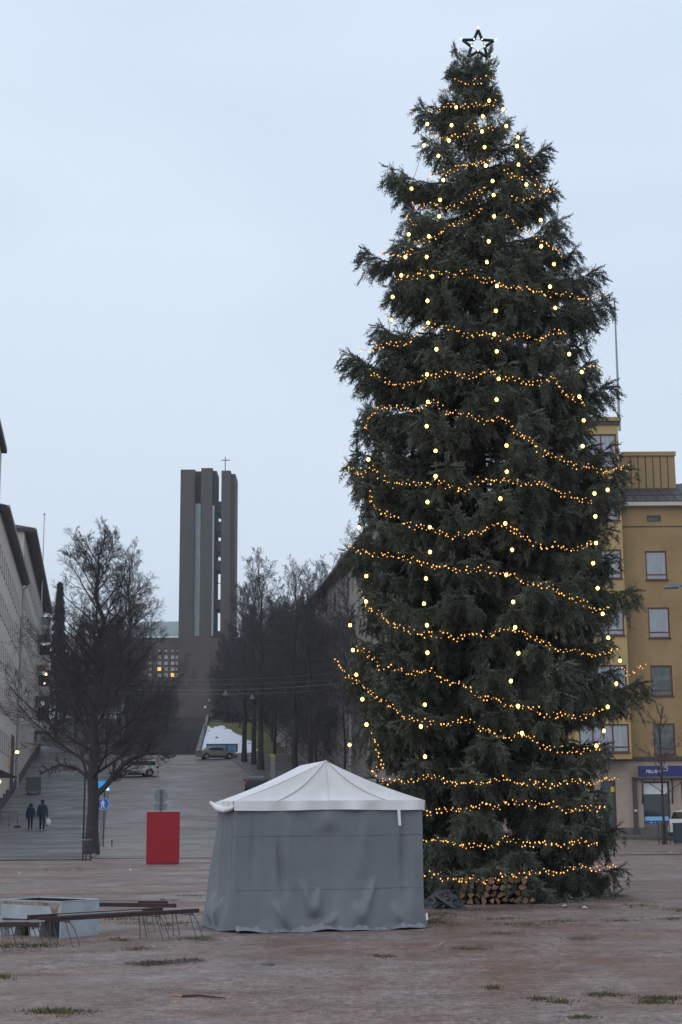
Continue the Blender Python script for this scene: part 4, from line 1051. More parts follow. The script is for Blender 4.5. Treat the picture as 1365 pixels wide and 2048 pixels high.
# ================================================================== PEOPLE
def person(label, px, Y, H, mname, stride, hood, bag):
    g = on_ground(px, Y, .13); o_s = H / 1.75
    J = {'pelvis': (0, 0, .95), 'waist': (0, 0, 1.10), 'chest': (0, .02, 1.34), 'neck': (0, .02, 1.50), 'head': (0, .05, 1.62), 'crown': (0, .04, 1.74),
         'sl': (-.19, .01, 1.42), 'el': (-.27, .0, 1.14), 'wl': (-.28, .07, .88), 'hl': (-.27, .10, .78), 'sr': (.19, .01, 1.42), 'er': (.28, -.02, 1.14), 'wr': (.31, .02, .88), 'hr': (.31, .04, .78),
         'pl': (-.10, 0, .90), 'kl': (-.10, .05 + stride * .5, .50), 'al': (-.10, stride, .09), 'tl': (-.11, stride + .15, .05), 'pr': (.10, 0, .90), 'kr': (.10, -.02 - stride * .2, .50), 'ar': (.10, -stride * 1.1, .11), 'tr': (.11, -stride * 1.1 + .14, .04)}
    Rd = {'pelvis': (.17, .14), 'waist': (.18, .14), 'chest': (.19, .14), 'neck': (.075, .075), 'head': (.105, .115), 'crown': (.07, .08), 'sl': (.085, .09), 'el': (.066, .066), 'wl': (.052, .052), 'hl': (.042, .05), 'sr': (.085, .09), 'er': (.066, .066), 'wr': (.052, .052), 'hr': (.042, .05),
          'pl': (.105, .11), 'kl': (.075, .08), 'al': (.055, .06), 'tl': (.045, .04), 'pr': (.105, .11), 'kr': (.075, .08), 'ar': (.055, .06), 'tr': (.045, .04)}
    if hood: Rd['head'] = (.125, .13); Rd['neck'] = (.11, .11)
    E = [('pelvis', 'waist'), ('waist', 'chest'), ('chest', 'neck'), ('neck', 'head'), ('head', 'crown'), ('chest', 'sl'), ('sl', 'el'), ('el', 'wl'), ('wl', 'hl'), ('chest', 'sr'), ('sr', 'er'), ('er', 'wr'), ('wr', 'hr'), ('pelvis', 'pl'), ('pl', 'kl'), ('kl', 'al'), ('al', 'tl'), ('pelvis', 'pr'), ('pr', 'kr'), ('kr', 'ar'), ('ar', 'tr')]
    for s in ('l', 'r'):   # five short fingers per hand
        h = J['h' + s]
        for f in range(4):
            nm = f'f{s}{f}'; J[nm] = (h[0] + .005, h[1] - .03 + .02 * f, h[2] - .08 - (.015 if f in (1, 2) else 0)); Rd[nm] = (.011, .011); E.append(('h' + s, nm))
        nm = f't{s}x'; J[nm] = (h[0] - (.03 if s == 'r' else -.03), h[1] + .03, h[2] - .03); Rd[nm] = (.012, .012); E.append(('h' + s, nm))
    names = list(J); me = bpy.data.meshes.new('person'); me.from_pydata([Vector(J[k]) for k in names], [(names.index(a), names.index(b)) for a, b in E], [])
    me.materials.append(MATS[mname])
    o = link('person', me, None, g, (0, 0, rot_l - math.pi / 2)); o.scale = (o_s,) * 3
    sk = o.modifiers.new('skin', 'SKIN'); sk.use_smooth_shade = True
    for i, k in enumerate(names):
        v = me.skin_vertices[0].data[i]; v.radius = Rd[k]; v.use_root = (k == 'pelvis')
    ss = o.modifiers.new('sub', 'SUBSURF'); ss.levels = 1; ss.render_levels = 2
    tag(o, label, 'person')
    # jacket hem
    q = MB(); n = 16
    for z, rx, ry in ((.80, .225, .175), (1.0, .22, .17), (1.15, .215, .165), (1.32, .225, .165), (1.42, .20, .14)):
        q.v += [(rx * math.cos(6.2832 * k / n), .01 + ry * math.sin(6.2832 * k / n), z) for k in range(n)]
    for i in range(4):
        for k in range(n): q.f.append((i * n + k, i * n + (k + 1) % n, (i + 1) * n + (k + 1) % n, (i + 1) * n + k)); q.m.append(0)
    q.build('jacket', 'jacket', o, smooth=True)
    if hood:
        q = MB(); q.ball((0, .03, 1.63), .145, n=14, m=10, sz=1.1); q.build('hood', 'jacket', o, smooth=True)
    else:
        q = MB(); q.ball((0, .035, 1.68), .118, n=14, m=10, sz=.95); q.build('cap', 'car_trim', o, smooth=True)
    if bag:
        M = Matrix.Translation(g) @ Matrix.Rotation(rot_l - math.pi / 2, 4, 'Z'); p = M @ (Vector((.33, .05, .72)) * o_s)
        q = MB(); rn = random.Random(2); n = 14
        for z, r in ((0, .02), (-.06, .05), (-.14, .15), (-.28, .19), (-.42, .19), (-.50, .13), (-.53, .02)):
            q.v += [(r * (1 + rn.uniform(-.12, .12)) * math.cos(6.2832 * k / n), r * .75 * (1 + rn.uniform(-.15, .15)) * math.sin(6.2832 * k / n), z + rn.uniform(-.015, .015)) for k in range(n)]
        for i in range(6):
            for k in range(n): q.f.append((i * n + k, i * n + (k + 1) % n, (i + 1) * n + (k + 1) % n, (i + 1) * n + k)); q.m.append(0)
        bo = thing('carrier_bag', 'full white plastic bag carried by the taller walker', 'bag', p)
        q.build('bag_body', 'bag_white', bo, smooth=True)
        q = MB(); q.tube([(0, -.03, -.03), (0, -.02, .06), (0, .02, .06), (0, .03, -.03)], .012, 5); q.build('handle', 'bag_white', bo)
clothes('person_a', (.1, .86), [(.02, .02, .022), (.022, .022, .026), (.018, .048, .075)])
clothes('person_b', (.1, .80), [(.03, .03, .06), (.022, .024, .045), (.017, .050, .078)])
person('person in a blue jacket and dark cap walking away with a white bag', 84, 96, 1.80, 'person_a', .16, False, True)
person('shorter hooded person in a blue jacket walking away with empty hands', 60.5, 96.6, 1.58, 'person_b', .12, True, False)

# ================================================================== TENT
def tent():
    N = atz(470, 1866, 0); Rr = atz(856, 1851, 0)
    ex = Vector((math.cos(R(14)), math.sin(R(14)), 0)); W = 2.78; ey = Vector((-ex.y, ex.x, 0)); D = 1.5
    t = thing('party_tent', 'white roofed party tent with grey fabric walls in front of the spruce', 'tent', N, math.atan2(ex.y, ex.x))
    rnd = random.Random(9); ze = 1.80
    def lz(px, py, k):   # height of a front-plane pixel
        q = N + ex * k; return at(px, py, q.y).z
    # walls: fabric grid that hangs, sags and folds; u along the wall, z up
    def wall(L_, org, du, out, left, seed, folds):
        nx, nz = 96, 60; V = []; F = []; rn = random.Random(seed); ph = [rn.uniform(0, 6.28) for _ in range(8)]
        for j in range(nz + 1):
            z = ze * j / nz
            for i in range(nx + 1):
                u = i / nx; x = u * L_; low = 1 - z / ze
                d = .012 * math.sin(x * 7 + ph[0] + low * 1.5) * low + .010 * math.sin(x * 13 + ph[1] - z * 3) * low
                d += .022 * math.sin(x * 3.1 + ph[2] + z * 1.2) * low
                for (fx, fz, slope, wd, ln, amp) in folds:     # single creases: start, lean, width, length, depth
                    s = (fz - z) / ln
                    if 0 < s < 1:
                        c = fx + slope * (fz - z); e = (x - c) / (wd * (.5 + s)); d += 1.5 * amp * math.exp(-e * e) * math.sin(math.pi * s) ** 1.15
                d += .20 * low ** 1.3 * (1 - u) if left else 0
                d += .10 * low ** 3                           # flares at the foot
                edge = min(u, 1 - u) * 8
                d *= min(1, edge) if not left else min(1, (1 - u) * 8)
                hem = .03 * math.sin(x * 5 + ph[3]) + .02 * math.sin(x * 11 + ph[4])
                zz = z + hem * max(0, low - .85) / .15 * .5 + .015
                p = org + du * x + out * d; V.append((p.x, p.y, max(.006, zz)))
        for j in range(nz):
            for i in range(nx):
                a = j * (nx + 1) + i; F.append((a, a + 1, a + nx + 2, a + nx + 1))
        me = bpy.data.meshes.new('side_wall'); me.from_pydata(V, [], F); me.materials.append(MATS['tent_wall']); me.polygons.foreach_set('use_smooth', [True] * len(F)); me.update()
        o = link('side_wall', me, t); return o, V, nx
    X, Yv = Vector((1, 0, 0)), Vector((0, 1, 0))
    fr = [(.62, 1.35, .10, .05, 1.0, -.05), (.95, .72, .28, .06, .55, .06), (1.20, .60, -.12, .08, .45, .055), (.55, .42, .5, .06, .40, .06), (2.05, .75, -.32, .06, .62, .05), (1.75, .40, .25, .09, .36, .05),
          (2.48, 1.75, .03, .06, 1.5, -.05), (2.62, 1.2, .08, .06, 1.1, .035), (1.35, 1.72, .0, .12, .38, .03), (.25, 1.7, .02, .05, 1.2, -.03), (2.3, .35, .3, .06, .3, .045), (1.45, .25, -.5, .05, .22, .04), (.75, 1.70, .05, .08, .9, .022), (1.9, 1.6, -.03, .09, .9, .02)]
    w0, V0, nx0 = wall(W, Vector((0, 0, 0)), X, -Yv, False, 4, fr)
    wall(D, Vector((0, D, 0)), -Yv, -X, True, 5, [(.25, 1.6, .02, .06, 1.5, .05), (.55, 1.7, .03, .05, 1.3, -.05), (.9, 1.7, .02, .06, 1.6, .05), (1.2, 1.6, .05, .05, 1.5, -.05), (.5, .5, .4, .08, .45, .07), (1.05, .45, -.3, .07, .4, .06)])
    wall(D, Vector((W, 0, 0)), Yv, X, False, 6, fr[:4]); wall(W, Vector((W, D, 0)), -X, Yv, False, 7, fr[4:8])
    # stitched seams and the paler ground hem on the front wall
    def front_d(i, j): return Vector(V0[j * (nx0 + 1) + i])
    for jz in (44, 19):
        s = MB(); s.tube([front_d(i, jz) + Vector((0, -.004, -.006 * math.sin(i / 96 * math.pi))) for i in range(0, 97, 2)], .004, 4); s.build('seam', 'tent_hem', w0)
    hemw = lambda i: .030 + .012 * math.sin(i * .23) + .012 * math.sin(i * .61 + 1) + .009 * math.sin(i * 1.37) + (.03 if 30 < i < 52 else 0) * math.sin((i - 30) / 22 * math.pi)
    h = MB()
    for i in range(0, 96):
        a, b_ = front_d(i, 0), front_d(i + 1, 0); a2, b2_ = front_d(i, 3), front_d(i + 1, 3); o_ = Vector((0, -.010, 0)); ws, ws2 = hemw(i), hemw(i + 1)
        h.poly([a + Vector((0, -.09 - ws, -.0)), b_ + Vector((0, -.09 - ws2, 0)), b_ + o_ + Vector((0, 0, ws2 * 1.2)), a + o_ + Vector((0, 0, ws * 1.2))])
    h.build('ground_hem', 'tent_hem', t)
    # corner poles
    for x, y in ((.05, .05), (W - .05, .05), (.05, D - .05), (W - .05, D - .05)):
        q = MB(); q.box(x - .02, x + .02, y - .02, y + .02, 0, ze + .02); q.build('leg', 'galv', t)
    # canopy: ridge along the depth, hipped front and back, sagging fabric
    zp = 2.40; p1 = Vector((W / 2 - .02, .20, zp)); p2 = Vector((W / 2 - .12, D - .05, zp - .03)); zv = ze + .02; ov = .03
    e = [Vector((-ov, -ov, zv)), Vector((W + ov, -ov, zv)), Vector((W + ov, D + ov, zv)), Vector((-ov, D + ov, zv))]
    V = []; F = []
    def panel(a, b_, c, d, n=22, m=16, sag=.035, seed=0):
        """bilinear cloth panel between eave a-b and ridge d-c"""
        base = len(V); rn = random.Random(seed); f1, f2 = rn.uniform(0, 6), rn.uniform(0, 6)
        for j in range(m + 1):
            v = j / m
            for i in range(n + 1):
                u = i / n; lo = a.lerp(b_, u); hi = d.lerp(c, u); p = lo.lerp(hi, v)
                k = math.sin(math.pi * u) * math.sin(math.pi * v)
                p = p + Vector((0, 0, -sag * 1.6 * math.sin(math.pi * v) * (.4 + .6 * math.sin(math.pi * u)) + .012 * k * math.sin(u * 17 + v * 5 + f1) + .009 * k * math.sin(u * 29 - v * 4 + f2)))
                V.append(tuple(p))
        for j in range(m):
            for i in range(n):
                q = base + j * (n + 1) + i; F.append((q, q + 1, q + n + 2, q + n + 1))
    panel(e[0], e[1], p1, p1, 40, 18, .06, 1); panel(e[3], e[0], p1, p2, 22, 18, .05, 2); panel(e[1], e[2], p2, p1, 22, 18, .05, 3); panel(e[2], e[3], p2, p2, 30, 14, .05, 4)
    me = bpy.data.meshes.new('canopy'); me.from_pydata(V, [], F); me.materials.append(MATS['tent_roof']); me.polygons.foreach_set('use_smooth', [True] * len(F)); me.update(); cn = link('canopy', me, t)
    # crease lines on the front panel
    q = MB(); q.tube([p1.lerp(Vector((W / 2 - .02, -ov, zv)), k / 10) + Vector((0, -.004, .002 - .09 * math.sin(math.pi * k / 10) * .98)) for k in range(11)], .006, 5); q.build('seam', 'tent_roof', cn)
    for xx in (W * .22, W * .80):
        q = MB(); q.tube([p1.lerp(Vector((xx, -ov, zv)), k / 10) + Vector((0, -.006, .006 - .075 * math.sin(math.pi * k / 10))) for k in range(11)], [.006 + .012 * math.sin(math.pi * k / 10) for k in range(11)], 5); q.build('fold', 'tent_roof', cn)
    # valance
    def val(a, b_, out, drop):
        q = MB(); n = 60; d = b_ - a
        for r, zz in ((0, 0), (1, -.07), (2, -drop)):
            for i in range(n + 1):
                u = i / n; p = a + d * u; wv = (.010 * math.sin(u * 23) + .007 * math.sin(u * 41 + 1)) * r
                q.v.append((p.x + out.x * (.012 + wv), p.y + out.y * (.012 + wv), zv + zz * (1 + .05 * math.sin(u * 9)) + .003))
        for r in range(2):
            for i in range(n): q.f.append((r * (n + 1) + i, r * (n + 1) + i + 1, (r + 1) * (n + 1) + i + 1, (r + 1) * (n + 1) + i)); q.m.append(0)
        q.build('valance', 'tent_roof', t, smooth=True)
    val(e[0], e[1], Vector((0, -1, 0)), .135); val(e[1], e[2], Vector((1, 0, 0)), .135); val(e[2], e[3], Vector((0, 1, 0)), .135); val(e[3], e[0], Vector((-1, 0, 0)), .10)
    # rolled-up valance on the left side, bulging past the corner
    q = MB(); pts = [e[3] + Vector((-.06, .10, -.02)), e[3] + Vector((-.05, -.1, -.05)), e[3].lerp(e[0], .35) + Vector((-.05, 0, -.09)), e[3].lerp(e[0], .7) + Vector((-.05, 0, -.12)), e[0] + Vector((-.03, .12, -.10)), e[0] + Vector((.02, -.02, -.06))]
    q.tube(pts, [.03, .05, .042, .036, .03, .016], 9); q.v = [(x + .012 * math.sin(y * 31 + z * 40), y, z + .012 * math.sin(x * 47 + y * 23)) for x, y, z in q.v]; q.build('rolled_valance', 'tent_roof', t, smooth=True)
    # hanging tie straps
    sx = 2.38
    q = MB(); q.prism([(sx, -.075, zv - .13), (sx + .042, -.075, zv - .13), (sx + .048, -.095, zv - .36), (sx + .008, -.095, zv - .36)], (0, .004, 0)); q.build('strap', 'white', t)
    q = MB(); q.tube([(W + .01, -.10, .22), (W + .012, -.11, .12)], .016, 6); q.build('peg_loop', 'white', t)
    return t
tent()
# black rubbish sack / tarpaulin
def tarp():
    p = atz(882, 1816, 0); t = thing('black_tarpaulin', 'crumpled black plastic sheet heaped on the ground right of the tent', 'tarpaulin', p)
    rn = random.Random(4); q = MB(); n, m = 26, 12; ph = [rn.uniform(0, 6.28) for _ in range(6)]
    for j in range(m + 1):
        v = j / m
        for k in range(n):
            a = 6.2832 * k / n; r = .34 * (1 - v) ** .6 * (1 + .22 * math.sin(3 * a + ph[0]) + .16 * math.sin(7 * a + ph[1] + v * 4) + rn.uniform(-.10, .10))
            z = .33 * v + rn.uniform(-.025, .03) * (v > 0)
            q.v.append((r * math.cos(a) + .05 * v, r * .7 * math.sin(a), max(0.0, z)))
    for j in range(m):
        for k in range(n): q.f.append((j * n + k, j * n + (k + 1) % n, (j + 1) * n + (k + 1) % n, (j + 1) * n + k)); q.m.append(0)
    q.build('sheet', 'tarp_black', t)
    q = MB(); pts = [(-.1, -.2, .22), (.05, -.26, .12), (.18, -.30, .04), (.26, -.34, .0)]; q.tube(pts, [.03, .045, .05, .02], 5); q.build('fold', 'tarp_black', t)
tarp()
# pale board behind the tent
pb_ = at(742, 1563, 27); bo = thing('white_board', 'pale board on a post showing just above the tent roof', 'board', (pb_.x, 27, 0))
q = MB(); q.box(-.1, .095, 0, .02, pb_.z - .5, pb_.z + .045); q.build('panel', 'galv', bo); q = MB(); q.box(-.03, .03, .021, .06, 0, pb_.z); q.build('post', 'pole_grey', bo)

# ================================================================== PLANTER TANK AND TRESTLES
def tank():
    h = .48; N = atz(121, 1877, 0); Rr = atz(197.5, 1870, 0); Lf = atz(4, 1799.5, h); Lf.z = 0
    t = thing('planter_trough', 'white rusty steel planter trough with an open dark top beside the trestles', 'planter', N)
    n, r, l = Vector((0, 0, 0)), Rr - N, Lf - N; r.z = l.z = 0; bk = r + l; th = .018; Z = Vector((0, 0, 1))
    q = MB(); q.prism([n, r, r + Z * h, n + Z * h], l.normalized() * th); q.build('end_panel', 'tank', t)
    q = MB(); q.prism([l, bk, bk + Z * h, l + Z * h], -l.normalized() * th); q.build('end_panel', 'tank', t)
    rn = r.normalized(); ln = l.normalized(); a0 = n + ln * (th + .001); a1 = l - ln * (th + .001)
    q = MB(); q.prism([a0 + Z * .235, a1 + Z * .235, a1 + Z * h, a0 + Z * h], rn * th); q.build('side_panel', 'tank', t)
    b0 = a0 + r - rn * th; b1 = a1 + r - rn * th
    q = MB(); q.prism([b0 + Z * .235, b1 + Z * .235, b1 + Z * h, b0 + Z * h], rn * th); q.build('side_panel', 'tank', t)
    # rusty folded rim
    q = MB()
    for p, s in ((n, l), (n, r), (r, l), (l, r)):
        d = s.normalized(); q.tube([p + Z * (h + .002), p + s + Z * (h + .002)], .007, 6)
    q.build('rim', 'tank', t)
    q = MB(); q.prism([a0 + Z * (h - .06) - rn * .003, a1 + Z * (h - .05) - rn * .003, a1 + Z * (h - .015) - rn * .003, a0 + Z * (h - .015) - rn * .003], rn * .002); q.build('rust_band', 'rust', t)
    q = MB(); q.prism([a0 + ln * .05 + Z * (h - .20) - rn * .004, a0 + ln * .12 + Z * (h - .24) - rn * .004, a0 + ln * .20 + Z * (h - .05) - rn * .004, a0 + ln * .03 + Z * (h - .05) - rn * .004], rn * .002); q.build('rust_streak', 'rust', t)
    for p, sp, nn in ((l, r, -ln), (r, l, -rn), (n, r, ln), (n, l, rn)):  # added dark sheets that paint the shade inside the open trough
        q = MB(); p0 = p + nn * (th + .004) + sp * .03; q.prism([p0 + Z * .25, p0 + sp * .94 + Z * .25, p0 + sp * .94 + Z * (h - .002), p0 + Z * (h - .002)], nn * .006); q.build('inner_shade', 'tank_in', t)
    # soil bottom and the sloping hopper feet below
    q = MB(); q.prism([a0 + rn * .02 + Z * .24, a1 + rn * .02 + Z * .24, a1 + r * .98 + Z * .24, a0 + r * .98 + Z * .24], Z * .12); q.build('soil', 'tank_in', t)
    lm = l.length
    for f0, f1, m in ((.42, .64, 'tank'), (.66, .80, 'tank_in'), (.84, 1.0, 'tank')):  # dark middle block paints the shaded gap between the two feet
        q = MB(); a, b_ = ln * lm * f0, ln * lm * f1
        q.prism([a + rn * .12 + Z * .233, b_ + rn * .12 + Z * .233, b_ - ln * .05 + rn * .12, a + ln * .05 + rn * .12], rn * .5); q.build('foot', m, t)
tank()
def trestle(label, a, b_, hgt, legs, second=None, pipe=None):
    t = thing('trestle_frame', label, 'trestle', (a.x, a.y, 0))
    d = b_ - a; d.z = 0; ln = d.length; d.normalize(); nrm = Vector((-d.y, d.x, 0)); O = Vector((a.x, a.y, 0))
    def rail(off, z, x0, x1, m, hh=.026, ww=.05, nm='rail'):
        q = MB(); p0 = d * x0 + nrm * off; p1 = d * x1 + nrm * off
        q.prism([p0 + Vector((0, 0, z - hh)) - nrm * ww / 2, p0 + Vector((0, 0, z - hh)) + nrm * ww / 2, p0 + Vector((0, 0, z + hh)) + nrm * ww / 2, p0 + Vector((0, 0, z + hh)) - nrm * ww / 2], p1 - p0); q.build(nm, m, t)
    rail(0, hgt, 0, ln, 'rail_brown'); rail(.42, hgt + .01, .1, ln - .3, 'rail_brown')
    if pipe: rail(.2, hgt + .03, pipe[0], pipe[1], 'pipe_light', .008, .012, 'pipe')
    for x in legs:
        for sgn in (-1, 1):
            q = MB(); p = d * x + nrm * (.02 if sgn < 0 else .40)
            q.tube([p + Vector((0, 0, hgt - .03)), p + d * .06 + nrm * sgn * .05 + Vector((0, 0, hgt * .6)), p + d * .13 + nrm * sgn * .07 + Vector((0, 0, .01)), p + d * .02 + nrm * (sgn * .07) + Vector((0, 0, .01)), p - d * .05 + Vector((0, 0, hgt - .03))], .0075, 5); q.build('wire_leg', 'wire_metal', t)
        q = MB(); p = d * x; q.tube([p + nrm * .0 + Vector((0, 0, hgt - .045)), p + nrm * .42 + Vector((0, 0, hgt - .045))], .012, 5); q.build('cross_bar', 'wire_metal', t)
    return t
trestle('long brown steel trestle frame with bent wire legs, reaching towards the tent', atz(78, 1840, .36), atz(397, 1821, .36), .36, (.45, 1.85, 2.4), pipe=(.4, 1.7))
trestle('short brown trestle frame with wire legs in front of the white trough', atz(-30, 1846, .34), atz(78, 1846, .34), .32, (.25, .6), pipe=(-.1, .7))
trestle('dark trestle frame lying behind the long brown one, right of the trough', atz(150, 1809, .37), atz(352, 1811, .37), .37, (1.15,), pipe=(0, .9))

# ================================================================== GROUND DETAILS
def grass():
    rn = np.random.RandomState(8); spots = [(10, 1893, 60, 8), (75, 1891, 60, 8), (235, 1880, 25, 5), (395, 1878, 55, 6), (8, 1955, 22, 6), (120, 2024, 75, 8), (275, 1898, 30, 4), (860, 1845, 60, 10), (880, 1830, 50, 8), (905, 1818, 70, 6), (1050, 1850, 90, 5), (1120, 1843, 50, 4), (765, 1914, 32, 5), (1205, 1990, 55, 5), (1320, 1998, 60, 5), (1310, 2006, 45, 4), (1120, 2005, 26, 5), (1080, 1998, 26, 5), (1285, 1812, 45, 6), (1355, 1821, 40, 6), (1340, 1838, 40, 4), (1235, 1842, 40, 3), (320, 1848, 90, 6), (240, 1838, 60, 5), (330, 1800, 40, 3), (385, 1792, 40, 3), (100, 1740, 70, 2), (170, 1738, 40, 2), (1160, 2035, 30, 5), (985, 1976, 20, 4), (1010, 1838, 60, 3)]
    C, S = [], []
    for (px, py, wd, ht) in spots:
        n = 10 + wd * ht // 6
        for _ in range(n):
            p = atz(px + rn.randn() * wd * .42, py + rn.randn() * ht * .40, 0); C.append((p.x, p.y, 0)); S.append(rn.uniform(.012, .036))
    C = np.array(C); S = np.array(S); n = len(C); K = 5
    C = np.repeat(C, K, 0) + np.concatenate([rn.randn(n * K, 2) * .035, np.zeros((n * K, 1))], 1); S = np.repeat(S, K) * rn.uniform(.5, 1.3, n * K)
    a = rn.rand(n * K) * 6.283; side = np.stack([np.cos(a), np.sin(a), 0 * a], -1) * .006; tip = np.stack([rn.randn(n * K) * .5, rn.randn(n * K) * .5, np.ones(n * K)], -1) * S[:, None]
    V = np.stack([C - side, C + side, C + tip], 1).reshape(-1, 3)
    o = link('grass', np_mesh('grass', V, np.arange(len(V)).reshape(-1, 3), ['grass'])); tag(o, 'low green grass growing in the paving joints of the square', 'grass', kind='stuff')
    # fallen needles and twigs
    spots = [(295, 1929, 70, 5), (380, 1921, 50, 4), (330, 1925, 80, 5), (1160, 1878, 45, 3), (1100, 1815, 160, 5), (960, 1820, 120, 5), (1240, 1800, 60, 5), (1000, 1868, 70, 3), (940, 1898, 60, 3), (540, 1930, 30, 2)]
    C = []; 
    for (px, py, wd, ht) in spots:
        for _ in range(int(wd * ht * 1.7)):
            p = atz(px + rn.randn() * wd * .38, py + rn.randn() * ht * .45, 0); C.append((p.x, p.y, .004 + abs(rn.randn()) * .008))
    C = np.array(C); n = len(C); a = rn.rand(n) * 6.283; d = np.stack([np.cos(a), np.sin(a), rn.randn(n) * .3], -1) * rn.uniform(.02, .07, n)[:, None]; s = np.stack([-np.sin(a), np.cos(a), 0 * a], -1) * .005
    V = np.stack([C - s, C + s, C + d], 1).reshape(-1, 3); V[:, 2] = np.maximum(V[:, 2], .003)
    o = link('fallen_needles', np_mesh('fallen_needles', V, np.arange(3 * n).reshape(n, 3), ['needle_litter'])); tag(o, 'dark brown fallen needles and twigs strewn on the square', 'litter', kind='stuff')
grass()
p = atz(345, 1994, 0); st = thing('fallen_stick', 'thin dark stick with an orange broken end lying on the paving', 'stick', p)
e = atz(452, 1998, 0) - p; e.z = 0
q = MB(); q.tube([e * .20 + Vector((0, 0, .012)), e * .5 + Vector((0, .03, .02)), e * .75 + Vector((0, -.01, .014)), e + Vector((0, 0, .01))], [.013, .011, .009, .004], 6); q.build('shaft', 'needle_litter', st)
q = MB(); q.tube([Vector((0, .03, .012)), e * .10 + Vector((0, .02, .014)), e * .195 + Vector((0, 0, .012))], [.006, .009, .013], 6); q.build('broken_end', 'orange', st)
rn = random.Random(6)
for (px, py, s, m, lab) in ((262, 1741, .05, 'paper', 'w'), (40, 1748, .05, 'paper', 'w'), (308, 1897, .02, 'paper', 'w'), (1142, 1798, .06, 'paper', 'w'), (1130, 1814, .05, 'paper', 'w'), (1170, 1817, .04, 'paper', 'w'), (1342, 1706, .06, 'paper', 'w'), (882, 1893, .04, 'orange', 'o')):
    p = atz(px, py, 0); q = MB(); n = 7
    pts = [(s * rn.uniform(.7, 1.2) * math.cos(6.283 * k / n), s * rn.uniform(.5, 1) * math.sin(6.283 * k / n), rn.uniform(.004, .03)) for k in range(n)]
    for k in range(n): q.poly([pts[k], pts[(k + 1) % n], (0, 0, .03 + s * .3)])
    o = q.build('paper_scrap', m, None, p); tag(o, 'small crumpled scrap of white paper lying on the square' if lab == 'w' else 'small orange scrap lying on the paving before the spruce', 'litter', 'paper scraps on the square' if lab == 'w' else None)

# ================================================================== THE SPRUCE
YT = 31.0
tb = at(980, 1790, YT); AX = tb.x
sil = [(100, 940, 975), (125, 922, 995), (150, 900, 1003), (180, 890, 1003), (205, 858, 1006), (250, 852, 1020), (290, 835, 1070), (350, 785, 1095), (400, 802, 1108), (450, 806, 1105), (495, 752, 1178), (550, 785, 1178), (600, 768, 1205), (650, 765, 1190), (700, 705, 1165), (750, 715, 1208), (800, 715, 1182), (850, 706, 1190), (905, 697, 1235), (930, 692, 1252), (1000, 700, 1230), (1050, 702, 1238), (1100, 692, 1248), (1150, 720, 1268), (1200, 702, 1238), (1250, 698, 1250), (1300, 700, 1240), (1330, 685, 1268), (1400, 702, 1232), (1500, 712, 1240), (1600, 722, 1232), (1650, 730, 1248), (1700, 740, 1232), (1735, 745, 1250), (1775, 760, 1235), (1800, 790, 1200)]
sz = np.array([at(970, y, YT).z for y, l, r in sil]); order = np.argsort(sz)
sL = np.array([AX - at(l, y, YT).x for y, l, r in sil])[order]; sR = np.array([at(r, y, YT).x - AX for y, l, r in sil])[order]; sz = sz[order]
ZTOP = sz[-1]
def crown_r(z, az):
    c, s = math.cos(az), math.sin(az); l, r = float(np.interp(z, sz, sL)), float(np.interp(z, sz, sR))
    zz = [max(0, z - .8), z, min(ZTOP, z + .8)]; av = sum(float(np.interp(q, sz, sL)) + float(np.interp(q, sz, sR)) for q in zz) / 6
    return (r if c > 0 else l) * c * c + av * s * s
